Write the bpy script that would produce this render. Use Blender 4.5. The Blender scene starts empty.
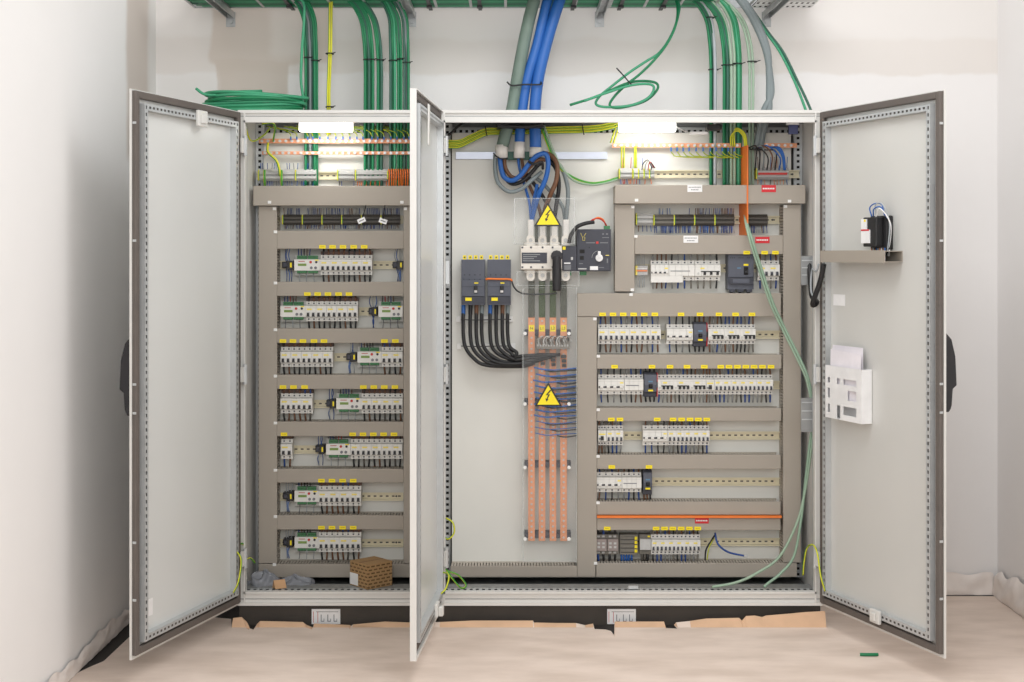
import bpy, math, random
from mathutils import Vector, Matrix
random.seed(7)
SC = bpy.context.scene
COL = SC.collection
F, D0, HOR, CZ = 1411.0, 5.7, 255.0, 1.5
YP, YL = 0.34, 0.24          # mounting plate face, duct lid face

def P(px, py, Y):
    d = D0 + Y
    return Vector(((px-512)*d/F, Y, CZ-(py-HOR)*d/F))
def WX(px, Y): return (px-512)*(D0+Y)/F
def WZ(py, Y): return CZ-(py-HOR)*(D0+Y)/F

# ------------------------------------------------------------------ materials
def lin(c):
    c = c/255.0
    return c/12.92 if c <= 0.04045 else ((c+0.055)/1.055)**2.4
MATS = {}
def mat(name, rgb, rough=0.5, metal=0.0, var=0.06, scale=14.0, emit=0.0, bump=0.0, alpha=1.0, trans=0.0, spec=0.5):
    if name in MATS: return MATS[name]
    m = bpy.data.materials.new(name); m.use_nodes = True
    nt = m.node_tree; N = nt.nodes; L = nt.links
    b = N['Principled BSDF']
    base = [lin(c) for c in rgb]
    tc = N.new('ShaderNodeTexCoord'); nz = N.new('ShaderNodeTexNoise')
    nz.inputs['Scale'].default_value = scale; nz.inputs['Detail'].default_value = 3
    L.new(tc.outputs['Object'], nz.inputs['Vector'])
    cr = N.new('ShaderNodeValToRGB')
    cr.color_ramp.elements[0].position = 0.3; cr.color_ramp.elements[1].position = 0.7
    cr.color_ramp.elements[0].color = [max(0, c*(1-var)) for c in base]+[1]
    cr.color_ramp.elements[1].color = [min(1, c*(1+var)) for c in base]+[1]
    L.new(nz.outputs['Fac'], cr.inputs['Fac']); L.new(cr.outputs['Color'], b.inputs['Base Color'])
    b.inputs['Roughness'].default_value = rough; b.inputs['Metallic'].default_value = metal
    b.inputs['Specular IOR Level'].default_value = spec
    b.inputs['Alpha'].default_value = alpha
    if emit:
        b.inputs['Emission Color'].default_value = base+[1]; b.inputs['Emission Strength'].default_value = emit
    if bump:
        bp = N.new('ShaderNodeBump'); bp.inputs['Strength'].default_value = bump
        L.new(nz.outputs['Fac'], bp.inputs['Height']); L.new(bp.outputs['Normal'], b.inputs['Normal'])
    MATS[name] = m
    return m
white   = mat('enclosure_paint', (218,217,213), .42, var=.015)
doorin  = mat('door_inner_paint', (214,216,214), .28, var=.02, scale=2)
doorin_r = mat('door_inner_paint_right', (206,206,202), .28, var=.02, scale=2)
plate   = mat('mounting_plate_paint', (222,222,216), .5, var=.03, scale=3)
steel   = mat('zinc_steel', (196,199,200), .35, .35, var=.06)
steeld  = mat('dull_zinc', (150,152,152), .4, .4, var=.1)
galv    = mat('galvanised', (175,177,178), .4, .5, var=.18, scale=30)
hole_gap    = mat('hole_and_shadow_gap', (28,27,26), .8)
gask    = mat('door_gasket', (98,91,86), .7)
gaskd   = mat('door_channel', (140,138,135), .6)
duct    = mat('duct_pvc', (163,155,144), .55, var=.02, scale=5)
ductb   = mat('duct_body_pvc', (186,178,166), .6, var=.03)
black   = mat('black_plastic', (34,34,36), .45)
blackc  = mat('black_cable', (26,26,28), .5)
rubber  = mat('handle_black', (38,37,40), .55)
plinthm = mat('plinth_black', (62,56,50), .6, var=.1)
mcbw    = mat('breaker_white', (228,227,222), .45, var=.02)
mcbg    = mat('breaker_grey', (196,196,192), .5, var=.02)
anth    = mat('anthracite', (84,88,100), .5, var=.04)
anthd   = mat('anthracite_dark', (58,60,70), .5, var=.04)
termg   = mat('terminal_grey', (120,116,108), .55, var=.06, scale=120)
termd   = mat('terminal_dark', (84,80,74), .55, var=.1, scale=120)
terml   = mat('terminal_light', (190,190,188), .5, var=.05, scale=90)
yellow  = mat('tag_yellow', (248,226,30), .5)
yell2   = mat('marker_pale_yellow', (240,222,110), .5)
ygy     = mat('earth_yellow', (214,212,52), .5)
ygg     = mat('earth_green', (60,150,50), .5)
green   = mat('cable_green', (18,122,78), .45, var=.1, scale=8)
greenl  = mat('cable_green_light', (62,154,114), .45, var=.08, scale=8)
greend  = mat('cable_green_dark', (50,98,82), .5, var=.1, scale=8)
greenp  = mat('cable_green_pale', (152,176,154), .5, var=.06, scale=8)
greyc   = mat('cable_grey', (122,132,134), .5, var=.08, scale=8)
greycl  = mat('cable_grey_light', (168,174,178), .5, var=.06, scale=8)
ggc     = mat('cable_grey_green', (110,128,118), .55, var=.08, scale=12)
bluec   = mat('cable_blue', (38,98,176), .45, var=.05, scale=8)
blued   = mat('wire_blue', (36,72,140), .5)
brownc  = mat('wire_brown', (112,76,52), .5)
redc    = mat('wire_red', (190,50,44), .5)
orange  = mat('orange_pvc', (236,124,50), .5, var=.05)
copper  = mat('copper', (222,152,112), .4, .1, var=.08, scale=40)
railm   = mat('din_rail_cream', (226,218,190), .45, 0, var=.05)
alum    = mat('aluminium', (190,196,210), .35, .3)
ctlgreen= mat('plug_green', (62,124,78), .5)
lcd     = mat('display_green', (120,150,70), .4)
red     = mat('label_red', (205,32,44), .5)
paperw  = mat('label_white', (236,236,236), .6)
textg   = mat('print_grey', (120,122,126), .6)
beige   = mat('switch_beige', (232,226,216), .45, var=.02)
sleeve  = mat('sleeve_white', (226,222,216), .55)
olive   = mat('sleeve_green', (56,74,28), .5)
sleeved = mat('sleeve_grey', (70,72,58), .5)
leddif  = mat('led_diffuser', (255,252,246), .4, var=0, emit=3.5)
card    = None

def glassy(name, a=.12, tint=(235,238,238)):
    m = bpy.data.materials.new(name); m.use_nodes = True
    N = m.node_tree.nodes; L = m.node_tree.links
    b = N['Principled BSDF']; out = N['Material Output']
    b.inputs['Base Color'].default_value = [lin(c) for c in tint]+[1]
    b.inputs['Roughness'].default_value = .15
    t = N.new('ShaderNodeBsdfTransparent'); mx = N.new('ShaderNodeMixShader')
    nz = N.new('ShaderNodeTexNoise'); nz.inputs['Scale'].default_value = 3
    mr = N.new('ShaderNodeMapRange'); mr.inputs['To Min'].default_value = a*.8; mr.inputs['To Max'].default_value = a*1.2
    L.new(nz.outputs['Fac'], mr.inputs['Value']); L.new(mr.outputs['Result'], mx.inputs['Fac'])
    L.new(t.outputs[0], mx.inputs[1]); L.new(b.outputs[0], mx.inputs[2]); L.new(mx.outputs[0], out.inputs['Surface'])
    return m
clear = glassy('clear_polycarbonate', .035)
clearedge = glassy('clear_polycarbonate_edge', .32, (205,210,208))
film = glassy('plastic_film', .6, (225,222,218))
bagm = glassy('grey_plastic_bag', .72, (150,153,160))

def wallmat(name, rgb, patches):
    m = bpy.data.materials.new(name); m.use_nodes = True
    nt = m.node_tree; N = nt.nodes; L = nt.links; b = N['Principled BSDF']
    b.inputs['Roughness'].default_value = .85
    tc = N.new('ShaderNodeTexCoord')
    nz = N.new('ShaderNodeTexNoise'); nz.inputs['Scale'].default_value = 2.2; nz.inputs['Detail'].default_value = 6
    L.new(tc.outputs['Object'], nz.inputs['Vector'])
    base = [lin(c) for c in rgb]
    cr = N.new('ShaderNodeValToRGB')
    cr.color_ramp.elements[0].color = [c*.96 for c in base]+[1]; cr.color_ramp.elements[1].color = [min(1,c*1.03) for c in base]+[1]
    L.new(nz.outputs['Fac'], cr.inputs['Fac'])
    # wobble the coordinates so patch edges look hand-rolled
    n2 = N.new('ShaderNodeTexNoise'); n2.inputs['Scale'].default_value = 5; n2.inputs['Detail'].default_value = 4
    L.new(tc.outputs['Object'], n2.inputs['Vector'])
    ma = N.new('ShaderNodeVectorMath'); ma.operation = 'MULTIPLY_ADD'
    ma.inputs[1].default_value = (.07,.07,.07); L.new(n2.outputs['Color'], ma.inputs[0]); L.new(tc.outputs['Object'], ma.inputs[2])
    sx = N.new('ShaderNodeSeparateXYZ'); L.new(ma.outputs[0], sx.inputs[0])
    cur = cr.outputs['Color']
    for (ax, a0, a1, z0, z1, col, soft, amt) in patches:
        fs = []
        for o, lo, hi in ((sx.outputs[ax], a0+.035, a1+.035), (sx.outputs['Z'], z0+.035, z1+.035)):
            for e, sgn in ((lo, 1), (hi, -1)):
                mr = N.new('ShaderNodeMapRange'); mr.interpolation_type = 'SMOOTHSTEP'
                mr.inputs['From Min'].default_value = e-soft; mr.inputs['From Max'].default_value = e+soft
                mr.inputs['To Min'].default_value = 0 if sgn > 0 else 1; mr.inputs['To Max'].default_value = 1 if sgn > 0 else 0
                L.new(o, mr.inputs['Value']); fs.append(mr.outputs['Result'])
        c = fs[0]
        for f in fs[1:]:
            mu = N.new('ShaderNodeMath'); mu.operation = 'MULTIPLY'; L.new(c, mu.inputs[0]); L.new(f, mu.inputs[1]); c = mu.outputs[0]
        mu = N.new('ShaderNodeMath'); mu.operation = 'MULTIPLY'; L.new(c, mu.inputs[0]); mu.inputs[1].default_value = amt
        mx = N.new('ShaderNodeMixRGB'); L.new(mu.outputs[0], mx.inputs[0]); L.new(cur, mx.inputs[1])
        mx.inputs[2].default_value = [lin(q) for q in col]+[1]; cur = mx.outputs[0]
    L.new(cur, b.inputs['Base Color'])
    bp = N.new('ShaderNodeBump'); bp.inputs['Strength'].default_value = .05
    L.new(nz.outputs['Fac'], bp.inputs['Height']); L.new(bp.outputs['Normal'], b.inputs['Normal'])
    return m

def cardmat():
    m = bpy.data.materials.new('printed_cardboard'); m.use_nodes = True
    N = m.node_tree.nodes; L = m.node_tree.links; b = N['Principled BSDF']; b.inputs['Roughness'].default_value = .8
    tc = N.new('ShaderNodeTexCoord'); mp = N.new('ShaderNodeMapping'); mp.inputs['Rotation'].default_value = (math.pi/2, 0, 0)
    sep = N.new('ShaderNodeSeparateXYZ'); L.new(tc.outputs['Object'], sep.inputs[0])
    add = N.new('ShaderNodeMath'); add.operation = 'ADD'; L.new(sep.outputs['X'], add.inputs[0]); L.new(sep.outputs['Y'], add.inputs[1])
    cmb = N.new('ShaderNodeCombineXYZ'); L.new(add.outputs[0], cmb.inputs[0]); L.new(sep.outputs['Z'], cmb.inputs[1])
    br = N.new('ShaderNodeTexBrick'); br.inputs['Scale'].default_value = 1
    br.inputs['Brick Width'].default_value = .026; br.inputs['Row Height'].default_value = .014; br.inputs['Mortar Size'].default_value = .0042
    br.inputs['Color1'].default_value = [lin(c) for c in (92,68,40)]+[1]; br.inputs['Color2'].default_value = [lin(c) for c in (112,84,52)]+[1]
    br.inputs['Mortar'].default_value = [lin(c) for c in (168,134,92)]+[1]
    L.new(cmb.outputs[0], br.inputs['Vector']); L.new(br.outputs['Color'], b.inputs['Base Color'])
    return m
card = cardmat()

# ------------------------------------------------------------------ mesh builder
def smooth(pts, n=6):
    pts = [Vector(p) for p in pts]
    if len(pts) < 3: return pts
    out = []
    e = [pts[0]*2-pts[1]]+pts+[pts[-1]*2-pts[-2]]
    for i in range(1, len(e)-2):
        p0, p1, p2, p3 = e[i-1], e[i], e[i+1], e[i+2]
        for k in range(n):
            t = k/n
            out.append(.5*((2*p1)+(p2-p0)*t+(2*p0-5*p1+4*p2-p3)*t*t+(3*p1-p0-3*p2+p3)*t*t*t))
    out.append(pts[-1])
    return out

class MB:
    def __init__(s): s.v = []; s.f = []; s.m = []; s.mats = []; s.sm = []
    def mi(s, m):
        if m not in s.mats: s.mats.append(m)
        return s.mats.index(m)
    def face(s, idx, m, sm=False): s.f.append(idx); s.m.append(s.mi(m)); s.sm.append(sm)
    def box(s, x0, x1, y0, y1, z0, z1, m):
        x0, x1 = min(x0,x1), max(x0,x1); y0, y1 = min(y0,y1), max(y0,y1); z0, z1 = min(z0,z1), max(z0,z1)
        n = len(s.v)
        s.v += [(x0,y0,z0),(x1,y0,z0),(x1,y1,z0),(x0,y1,z0),(x0,y0,z1),(x1,y0,z1),(x1,y1,z1),(x0,y1,z1)]
        for q in ((0,3,2,1),(4,5,6,7),(0,1,5,4),(1,2,6,5),(2,3,7,6),(3,0,4,7)): s.face([n+i for i in q], m)
        return s
    def prismx(s, x0, x1, prof, m):      # prof: list of (y,z) counter-clockwise looking from +x
        n = len(s.v); k = len(prof)
        s.v += [(x0,y,z) for y,z in prof]+[(x1,y,z) for y,z in prof]
        s.face([n+i for i in range(k)][::-1], m); s.face([n+k+i for i in range(k)], m)
        for i in range(k): j = (i+1)%k; s.face([n+i, n+j, n+k+j, n+k+i], m)
        return s
    def prismy(s, y0, y1, prof, m):      # prof (x,z)
        n = len(s.v); k = len(prof)
        s.v += [(x,y0,z) for x,z in prof]+[(x,y1,z) for x,z in prof]
        s.face([n+i for i in range(k)], m); s.face([n+k+i for i in range(k)][::-1], m)
        for i in range(k): j = (i+1)%k; s.face([n+j, n+i, n+k+i, n+k+j], m)
        return s
    def prismz(s, z0, z1, prof, m):
        n = len(s.v); k = len(prof)
        s.v += [(x,y,z0) for x,y in prof]+[(x,y,z1) for x,y in prof]
        s.face([n+i for i in range(k)][::-1], m); s.face([n+k+i for i in range(k)], m)
        for i in range(k): j = (i+1)%k; s.face([n+i, n+j, n+k+j, n+k+i], m)
        return s
    def cyl(s, p, r, h, m, axis='y', n=12):
        c = [(r*math.cos(2*math.pi*i/n), r*math.sin(2*math.pi*i/n)) for i in range(n)]
        x, y, z = p
        if axis == 'y': s.prismy(y, y+h, [(x+a, z+b) for a,b in c], m)
        elif axis == 'z': s.prismz(z, z+h, [(x+a, y+b) for a,b in c], m)
        else: s.prismx(x, x+h, [(y+a, z+b) for a,b in c], m)
        return s
    def tube(s, pts, r, m, m2=None, sides=8, n=6, raw=False):
        pts = [Vector(p) for p in pts] if raw else smooth(pts, n)
        rr = r if callable(r) else (lambda t: r)
        base = len(s.v); K = len(pts)
        t0 = (pts[1]-pts[0]).normalized()
        up = Vector((0,-1,0)) if abs(t0.y) < .9 else Vector((0,0,1))
        nrm = (up - t0*up.dot(t0)).normalized()
        for i, p in enumerate(pts):
            t = (pts[min(i+1,K-1)]-pts[max(i-1,0)]).normalized()
            nrm = (nrm - t*nrm.dot(t))
            nrm = nrm.normalized() if nrm.length > 1e-6 else t.orthogonal().normalized()
            b = t.cross(nrm)
            for j in range(sides):
                a = 2*math.pi*(j+.5)/sides
                s.v.append(tuple(p+(nrm*math.cos(a)+b*math.sin(a))*rr(i/(K-1))))
        for i in range(K-1):
            for j in range(sides):
                q = base+i*sides
                mm = m2 if (m2 and j in (0, 1, sides//2+1)) else m
                s.face([q+j, q+(j+1)%sides, q+sides+(j+1)%sides, q+sides+j], mm, True)
        s.face([base+j for j in range(sides)][::-1], m); s.face([base+(K-1)*sides+j for j in range(sides)], m)
        return s
    def perf(s, o, u, v, n, length, width, pitch, hu, hv, m, dark=None, start=None, depth=.006):
        """perforated strip: origin o, along u, across v, face normal n"""
        o, u, v, n = map(Vector, (o,u,v,n)); cnt = int(length/pitch)
        dark = dark or hole_gap
        def add(a, b, c, d, off, mm):
            k = len(s.v)
            s.v.extend(tuple(o+u*x+v*y+n*off) for x,y in ((a,c),(b,c),(b,d),(a,d))); s.face([k,k+1,k+2,k+3], mm)
        for i in range(cnt):
            a = i*length/cnt; b = (i+1)*length/cnt; c = (a+b)/2
            add(a, c-hu/2, 0, width, 0, m); add(c+hu/2, b, 0, width, 0, m)
            add(c-hu/2, c+hu/2, 0, (width-hv)/2, 0, m); add(c-hu/2, c+hu/2, (width+hv)/2, width, 0, m)
        add(0, length, 0, width, -depth, dark)
        return s
    def build(s, name, parent=None, bevel=0, loc=None):
        me = bpy.data.meshes.new(name); me.from_pydata([tuple(v) for v in s.v], [], s.f)
        for m in s.mats: me.materials.append(m)
        for p, mi, sm in zip(me.polygons, s.m, s.sm): p.material_index = mi; p.use_smooth = sm
        me.update()
        o = bpy.data.objects.new(name, me); COL.objects.link(o)
        if parent: o.parent = parent
        if loc is not None: o.location = loc
        if bevel:
            b = o.modifiers.new('bevel', 'BEVEL'); b.width = bevel; b.segments = 2; b.limit_method = 'ANGLE'
        return o

def tag(o, label, cat, group=None, kind=None):
    o['label'] = label; o['category'] = cat
    if group: o['group'] = group
    if kind: o['kind'] = kind
    return o
def empty(name, loc=(0,0,0), rz=0.0):
    o = bpy.data.objects.new(name, None); o.empty_display_size = .02
    COL.objects.link(o); o.location = loc; o.rotation_euler = (0,0,rz)
    return o
def copy_tree(o, parent=None):
    c = o.copy(); COL.objects.link(c); c.parent = parent
    for ch in o.children: copy_tree(ch, c)
    return c
ORD = ['first','second','third','fourth','fifth','sixth','seventh','eighth','ninth','tenth','eleventh','twelfth']

# ------------------------------------------------------------------ room
XL, XR, YB = -1.57, 2.14, 0.52
CF, CR = (214,205,196), (198,184,171)
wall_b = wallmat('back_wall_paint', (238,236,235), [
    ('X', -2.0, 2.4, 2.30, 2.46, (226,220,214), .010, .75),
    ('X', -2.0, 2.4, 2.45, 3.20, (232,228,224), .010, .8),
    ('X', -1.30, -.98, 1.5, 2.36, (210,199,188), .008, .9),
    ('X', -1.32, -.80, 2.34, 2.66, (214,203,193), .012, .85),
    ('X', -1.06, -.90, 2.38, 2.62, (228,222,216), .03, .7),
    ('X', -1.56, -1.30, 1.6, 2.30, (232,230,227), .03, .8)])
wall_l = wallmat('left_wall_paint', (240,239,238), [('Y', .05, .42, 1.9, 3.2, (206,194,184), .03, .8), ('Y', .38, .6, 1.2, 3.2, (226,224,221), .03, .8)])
wall_r = wallmat('right_wall_paint', (242,240,239), [])
def struct(name, mb):
    o = mb.build(name); o['kind'] = 'structure'; return o
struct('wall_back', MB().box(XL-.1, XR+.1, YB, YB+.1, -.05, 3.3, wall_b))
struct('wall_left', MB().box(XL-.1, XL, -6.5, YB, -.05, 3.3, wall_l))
struct('wall_right', MB().box(XR, XR+.1, -6.5, YB, -.05, 3.3, wall_r))
floorm = mat('dark_floor', (40,36,34), .7)
struct('floor', MB().box(XL-.1, XR+.1, -6.5, YB+.1, -.05, 0, floorm))

# paper floor covering with torn edge
def papermat():
    m = bpy.data.materials.new('kraft_paper'); m.use_nodes = True
    N = m.node_tree.nodes; L = m.node_tree.links; b = N['Principled BSDF']; b.inputs['Roughness'].default_value = .8
    tc = N.new('ShaderNodeTexCoord'); nz = N.new('ShaderNodeTexNoise'); nz.inputs['Scale'].default_value = 3; nz.inputs['Detail'].default_value = 8
    mp = N.new('ShaderNodeMapping'); mp.inputs['Scale'].default_value = (1,2.4,1)
    L.new(tc.outputs['Object'], mp.inputs[0]); L.new(mp.outputs[0], nz.inputs['Vector'])
    cr = N.new('ShaderNodeValToRGB'); e = cr.color_ramp.elements
    e[0].position = .35; e[0].color = [lin(c) for c in (214,196,182)]+[1]
    e[1].position = .62; e[1].color = [lin(c) for c in (232,215,202)]+[1]
    L.new(nz.outputs['Fac'], cr.inputs['Fac']); L.new(cr.outputs['Color'], b.inputs['Base Color'])
    bp = N.new('ShaderNodeBump'); bp.inputs['Strength'].default_value = .25; bp.inputs['Distance'].default_value = .02
    L.new(nz.outputs['Fac'], bp.inputs['Height']); L.new(bp.outputs['Normal'], b.inputs['Normal'])
    return m
paper = papermat()
papere = mat('kraft_paper_edge', (214,178,146), .8)
edge = [(233,618),(241.7,617),(247,622),(250,629.5),(254,630.5),(257,624),(260,621),(285,621.5),(303,622),(307,625),(313,628.4),(314,623.5),(330,624),(350,625),
 (351,627),(353,624.5),(385,621.5),(412,622.5),(440,622),(473,620.5),(500,620.5),(533,620.5),(534,622.5),(560,623),(576,623),(585,625.2),(593,623.5),(594.6,630),(606,630.5),(611,632),(614,636),(614.6,621.5),
 (640,621.5),(664,621.5),(666,629),(677,629.5),(674,625),(676,622.4),(690,621),(706,618.5),(739,617.8),(742,620.5),(746,616),(755,615.5),(762,617),(766,615.5),(790,613.5),(805.5,612),(825,611)]
mb = MB(); cols = []
for px, py in edge:
    Y = -.014
    if py < 627:
        top = P(px, py, Y); fold = Vector((top.x, -.04, .006))
    else:
        d = 1.5*F/(py-HOR); top = Vector(((px-512)*d/F, d-D0, .004)); fold = Vector((top.x, min(d-D0,-.04)-.03, .006))
    cols.append((top, fold, Vector((fold.x, -.25, .005)), Vector((fold.x, -1.2, .004)), Vector((fold.x, -5, .004))))
run = -9
for c in cols:
    run = max(run+.002, c[1].x)
    for q in c[1:]: q.x = run
    mb.v += [tuple(q) for q in c]
for i in range(len(cols)-1):
    a = i*5; b = a+5
    mb.face([a, a+1, b+1, b], papere if edge[i][1] < 627 and random.random() < .75 else paper)
    for k in range(1, 4): mb.face([a+k, a+k+1, b+k+1, b+k], paper)
# right-hand and left-hand wings
def quad(mb, pts, m):
    n = len(mb.v); mb.v += [tuple(p) for p in pts]; mb.face(list(range(n, n+len(pts))), m)
xr = cols[-1][1].x; xl = cols[0][1].x
quad(mb, [(xr,-5,.004),(XR-.01,-5,.004),(XR-.01,YB-.03,.004),(xr+.02,YB-.03,.004),(xr,-.04,.006),(xr,-.25,.005),(xr,-1.2,.004)], paper)
quad(mb, [(XL+.075,YB-.3,.004),(XL+.070,-.25,.004),(XL+.066,-.50,.004),(XL+.035,-.58,.004),(XL+.01,-.66,.004),(XL+.01,-5,.004),(xl,-5,.004),(xl,-1.2,.004),(xl,-.25,.005),(xl,-.04,.006),(xl-.03,.1,.004)], paper)
tag(mb.build('paper_floor_covering'), 'pinkish kraft paper protecting floor, torn edge along the black plinth', 'floor covering')
# torn paper flaps
mb = MB()
for (a, b_, c, d_) in [((239,617),(252,621),(256,631),(241,628)), ((303,621),(312,624),(314,629),(306,630)), ((581,624),(593,625),(592,629),(584,629))]:
    quad(mb, [P(a[0],a[1],-.03), P(b_[0],b_[1],-.05), P(c[0],min(c[1],626),-.06), P(d_[0],min(d_[1],626),-.04)], papere)
# plastic films along the skirting
def crumple(name, path, h, m, label, seed, depth=.03):
    R = random.Random(seed); mb = MB(); rows = 6
    pts = []
    for (a, b) in zip(path[:-1], path[1:]):
        a = Vector(a); b = Vector(b); n = max(2, int((b-a).length/.022))
        for i in range(n): pts.append((a.lerp(b, i/n), (b-a).normalized()))
    pts.append((Vector(path[-1]), (Vector(path[-1])-Vector(path[-2])).normalized()))
    ph = [R.random()*6 for _ in range(6)]
    for i, (p, t) in enumerate(pts):
        n = Vector((t.y, -t.x, 0))
        for k in range(rows):
            f = k/(rows-1)
            fold = math.sin(i*.23+ph[0]+f*3)*.5+math.sin(i*.61+ph[1]-f*5)*.35+R.uniform(-.25,.25)
            out = .004+depth*(1-f)*1.0+depth*.45*(fold+.9)*(.3 if f in (0,1) else 1.3)+R.uniform(0,.006)
            z = .006+h*f*(1+.14*math.sin(i*.17+ph[2])+.10*math.sin(i*.8+ph[3])+R.uniform(-.06,.06))
            q = p+n*out; mb.v.append((q.x, q.y, z))
    for i in range(len(pts)-1):
        for k in range(rows-1):
            a = i*rows+k; mb.face([a, a+rows, a+rows+1, a+1], m, False)
    o = mb.build(name); o.modifiers.new('s','SUBSURF').levels = 1; o.modifiers['s'].render_levels = 1
    for p in o.data.polygons: p.use_smooth = True
    return tag(o, label, 'plastic sheet')
filmw = mat('crumpled_white_film', (232,224,218), .35, var=.05)
crumple('plastic_sheet', [(1.27,YB,0),(2.12,YB,0)], .085, filmw, 'crumpled white protective sheet along base of back wall right of cabinets', 3, .012)
crumple('plastic_sheet', [(XR,YB-.02,0),(XR,-.9,0)], .12, filmw, 'crumpled white protective sheet along base of right wall', 5, .022)
crumple('plastic_sheet', [(XL,-2.0,0),(XL,-.9,0),(XL,.1,0),(XL,YB-.02,0)], .06, filmw, 'wrinkled white protective sheet along base of left wall', 9, .008)
mb = MB(); mb.tube([P(860,657.5,0)*0+Vector((WX(860,-.44),-.44,.011)), Vector((WX(869,-.44),-.445,.012)), Vector((WX(878,-.44),-.44,.011))], .006, green, sides=8)
tag(mb.build('cable_scrap'), 'small cut piece of green cable lying on the paper floor', 'cable scrap')

# ------------------------------------------------------------------ cabinets
Z0, Z1 = .085, 2.085
XC = WX(437.5, 0)
def cabinet(x0, x1, label, leftside):
    root = empty('electrical_cabinet', ((x0+x1)/2, .25, 0)); ox, oy = (x0+x1)/2, .25
    tag(root, label, 'cabinet', 'open electrical cabinets')
    a, b = x0-ox, x1-ox; Y = lambda y: y-oy
    ft, fb, fs = .048, .054, .030
    m = MB()
    m.box(a, b, Y(0), Y(.03), Z1-ft, Z1, white).box(a, b, Y(0), Y(.03), Z0, Z0+fb, white)
    m.box(a, a+fs, Y(0), Y(.03), Z0+fb, Z1-ft, white).box(b-fs, b, Y(0), Y(.03), Z0+fb, Z1-ft, white)
    # raised lips round the opening and the outer rim
    for (p,q,r,s_) in ((a,b,Z1-.012,Z1),(a,b,Z0,Z0+.012),(a+fs-.006,b-fs+.006,Z1-ft-.002,Z1-ft+.006),(a+fs-.006,b-fs+.006,Z0+fb-.006,Z0+fb+.002)):
        m.box(p, q, Y(-.008), Y(0), r, s_, white)
    for (p,q) in ((a,a+.007),(b-.007,b),(a+fs-.006,a+fs),(b-fs,b-fs+.006)):
        m.box(p, q, Y(-.008), Y(0), Z0+.012, Z1-.012, white)
    for (p,q,r,s_) in ((a+.0075,b-.0075,Z1-.026,Z1-.0225),(a+.0075,b-.0075,Z0+.024,Z0+.0275)): m.box(p,q,Y(-.0008),Y(.0),r,s_, steeld)
    m.build('front_frame', root)
    m = MB()
    m.box(a, a+.004, Y(.031), Y(.48), Z0, Z1-.004, white).build('side_panel', root)
    MB().box(b-.004, b, Y(.031), Y(.48), Z0, Z1-.004, white).build('side_panel', root)
    MB().box(a+.005, b-.005, Y(.476), Y(.48), Z0+.004, Z1-.006, steeld).build('back_panel', root)
    MB().box(a, b, Y(.031), Y(.48), Z1-.004, Z1, white).build('roof_panel', root)
    MB().box(a+.005, b-.005, Y(.08), Y(.475), Z0+.008, Z0+.012, steeld).build('floor_panel', root)
    # perforated inner profiles, front and rear
    h = Z1-Z0-ft-fb
    for sx, xx in ((1, a+.004), (-1, b-.004)):
        m = MB()
        m.perf((xx+sx*.020, Y(.034), Z0+fb), (0,0,1), (0,1,0), (sx,0,0), h, .04, .025, .010, .012, steel, depth=.008)
        m.box(xx+sx*.0005, xx+sx*.020, Y(.032), Y(.034), Z0+fb, Z1-ft, steel).box(xx+sx*.0005, xx+sx*.020, Y(.072), Y(.074), Z0+fb, Z1-ft, steel)
        m.build('perforated_profile', root)
        m = MB()
        m.perf((xx+sx*.001 if sx > 0 else xx-.036, Y(.365), Z0+.03), (0,0,1), (1,0,0), (0,-1,0), Z1-Z0-.05, .035, .025, .011, .012, steel, depth=.01)
        m.box(xx+sx*.0355, xx+sx*.038, Y(.365), Y(.40), Z0+.03, Z1-.02, steel)
        m.build('perforated_profile', root)
    m = MB(); m.perf((a+.04, Y(.42), Z1-.066), (1,0,0), (0,0,1), (0,-1,0), b-a-.08, .035, .025, .012, .012, steel, depth=.01)
    m.build('perforated_profile', root)
    # perforated ledge behind the sill
    m = MB(); m.perf((a+.02, Y(.031), Z0+fb-.003), (1,0,0), (0,1,0), (0,0,1), b-a-.04, .045, .025, .012, .024, steel, depth=.008)
    m.box(a+.02, b-.02, Y(.0761), Y(.15), Z0+fb-.010, Z0+fb-.003, steeld).box(a+.02, b-.02, Y(.148), Y(.15), Z0+.013, Z0+fb-.010, steel); m.build('floor_profile', root)
    MB().box(a+.002, b-.002, Y(.02), Y(.47), 0, Z0-.001, plinthm).build('plinth', root)
    return root, ox, oy
XA, XB = WX(238, 0), WX(822, 0)
cabL, oxL, oyL = cabinet(XA, XC-.001, 'narrower left pale grey electrical cabinet with open door and seven breaker rows', True)
cabR, oxR, oyR = cabinet(XC+.001, XB, 'wider right pale grey electrical cabinet with busbars and two open doors', False)
def part(mb, name, cab, bevel=0):
    o = mb.build(name, cab, bevel); o.location = -Vector(cab.location); return o
# mounting plates
xl0, xl1 = WX(264, YP), XC-.03
part(MB().box(xl0, xl1, YP, YP+.004, Z0+.035, WZ(133, YP), plate).box(xl0, xl0+.003, YP+.004, YP+.02, Z0+.035, WZ(133, YP), hole_gap), 'mounting_plate', cabL)  # dark strip behind the left edge paints in the shadow gap
xr0, xr1 = WX(452, YP), XB-.058
part(MB().box(xr0, xr1, YP, YP+.004, Z0+.035, WZ(133, YP), plate).box(xr0-.006, xr0, YP+.002, YP+.02, Z0+.035, WZ(133,YP), hole_gap), 'mounting_plate', cabR)  # black strip beside the plate is shade of the gap, put in as colour
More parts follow.
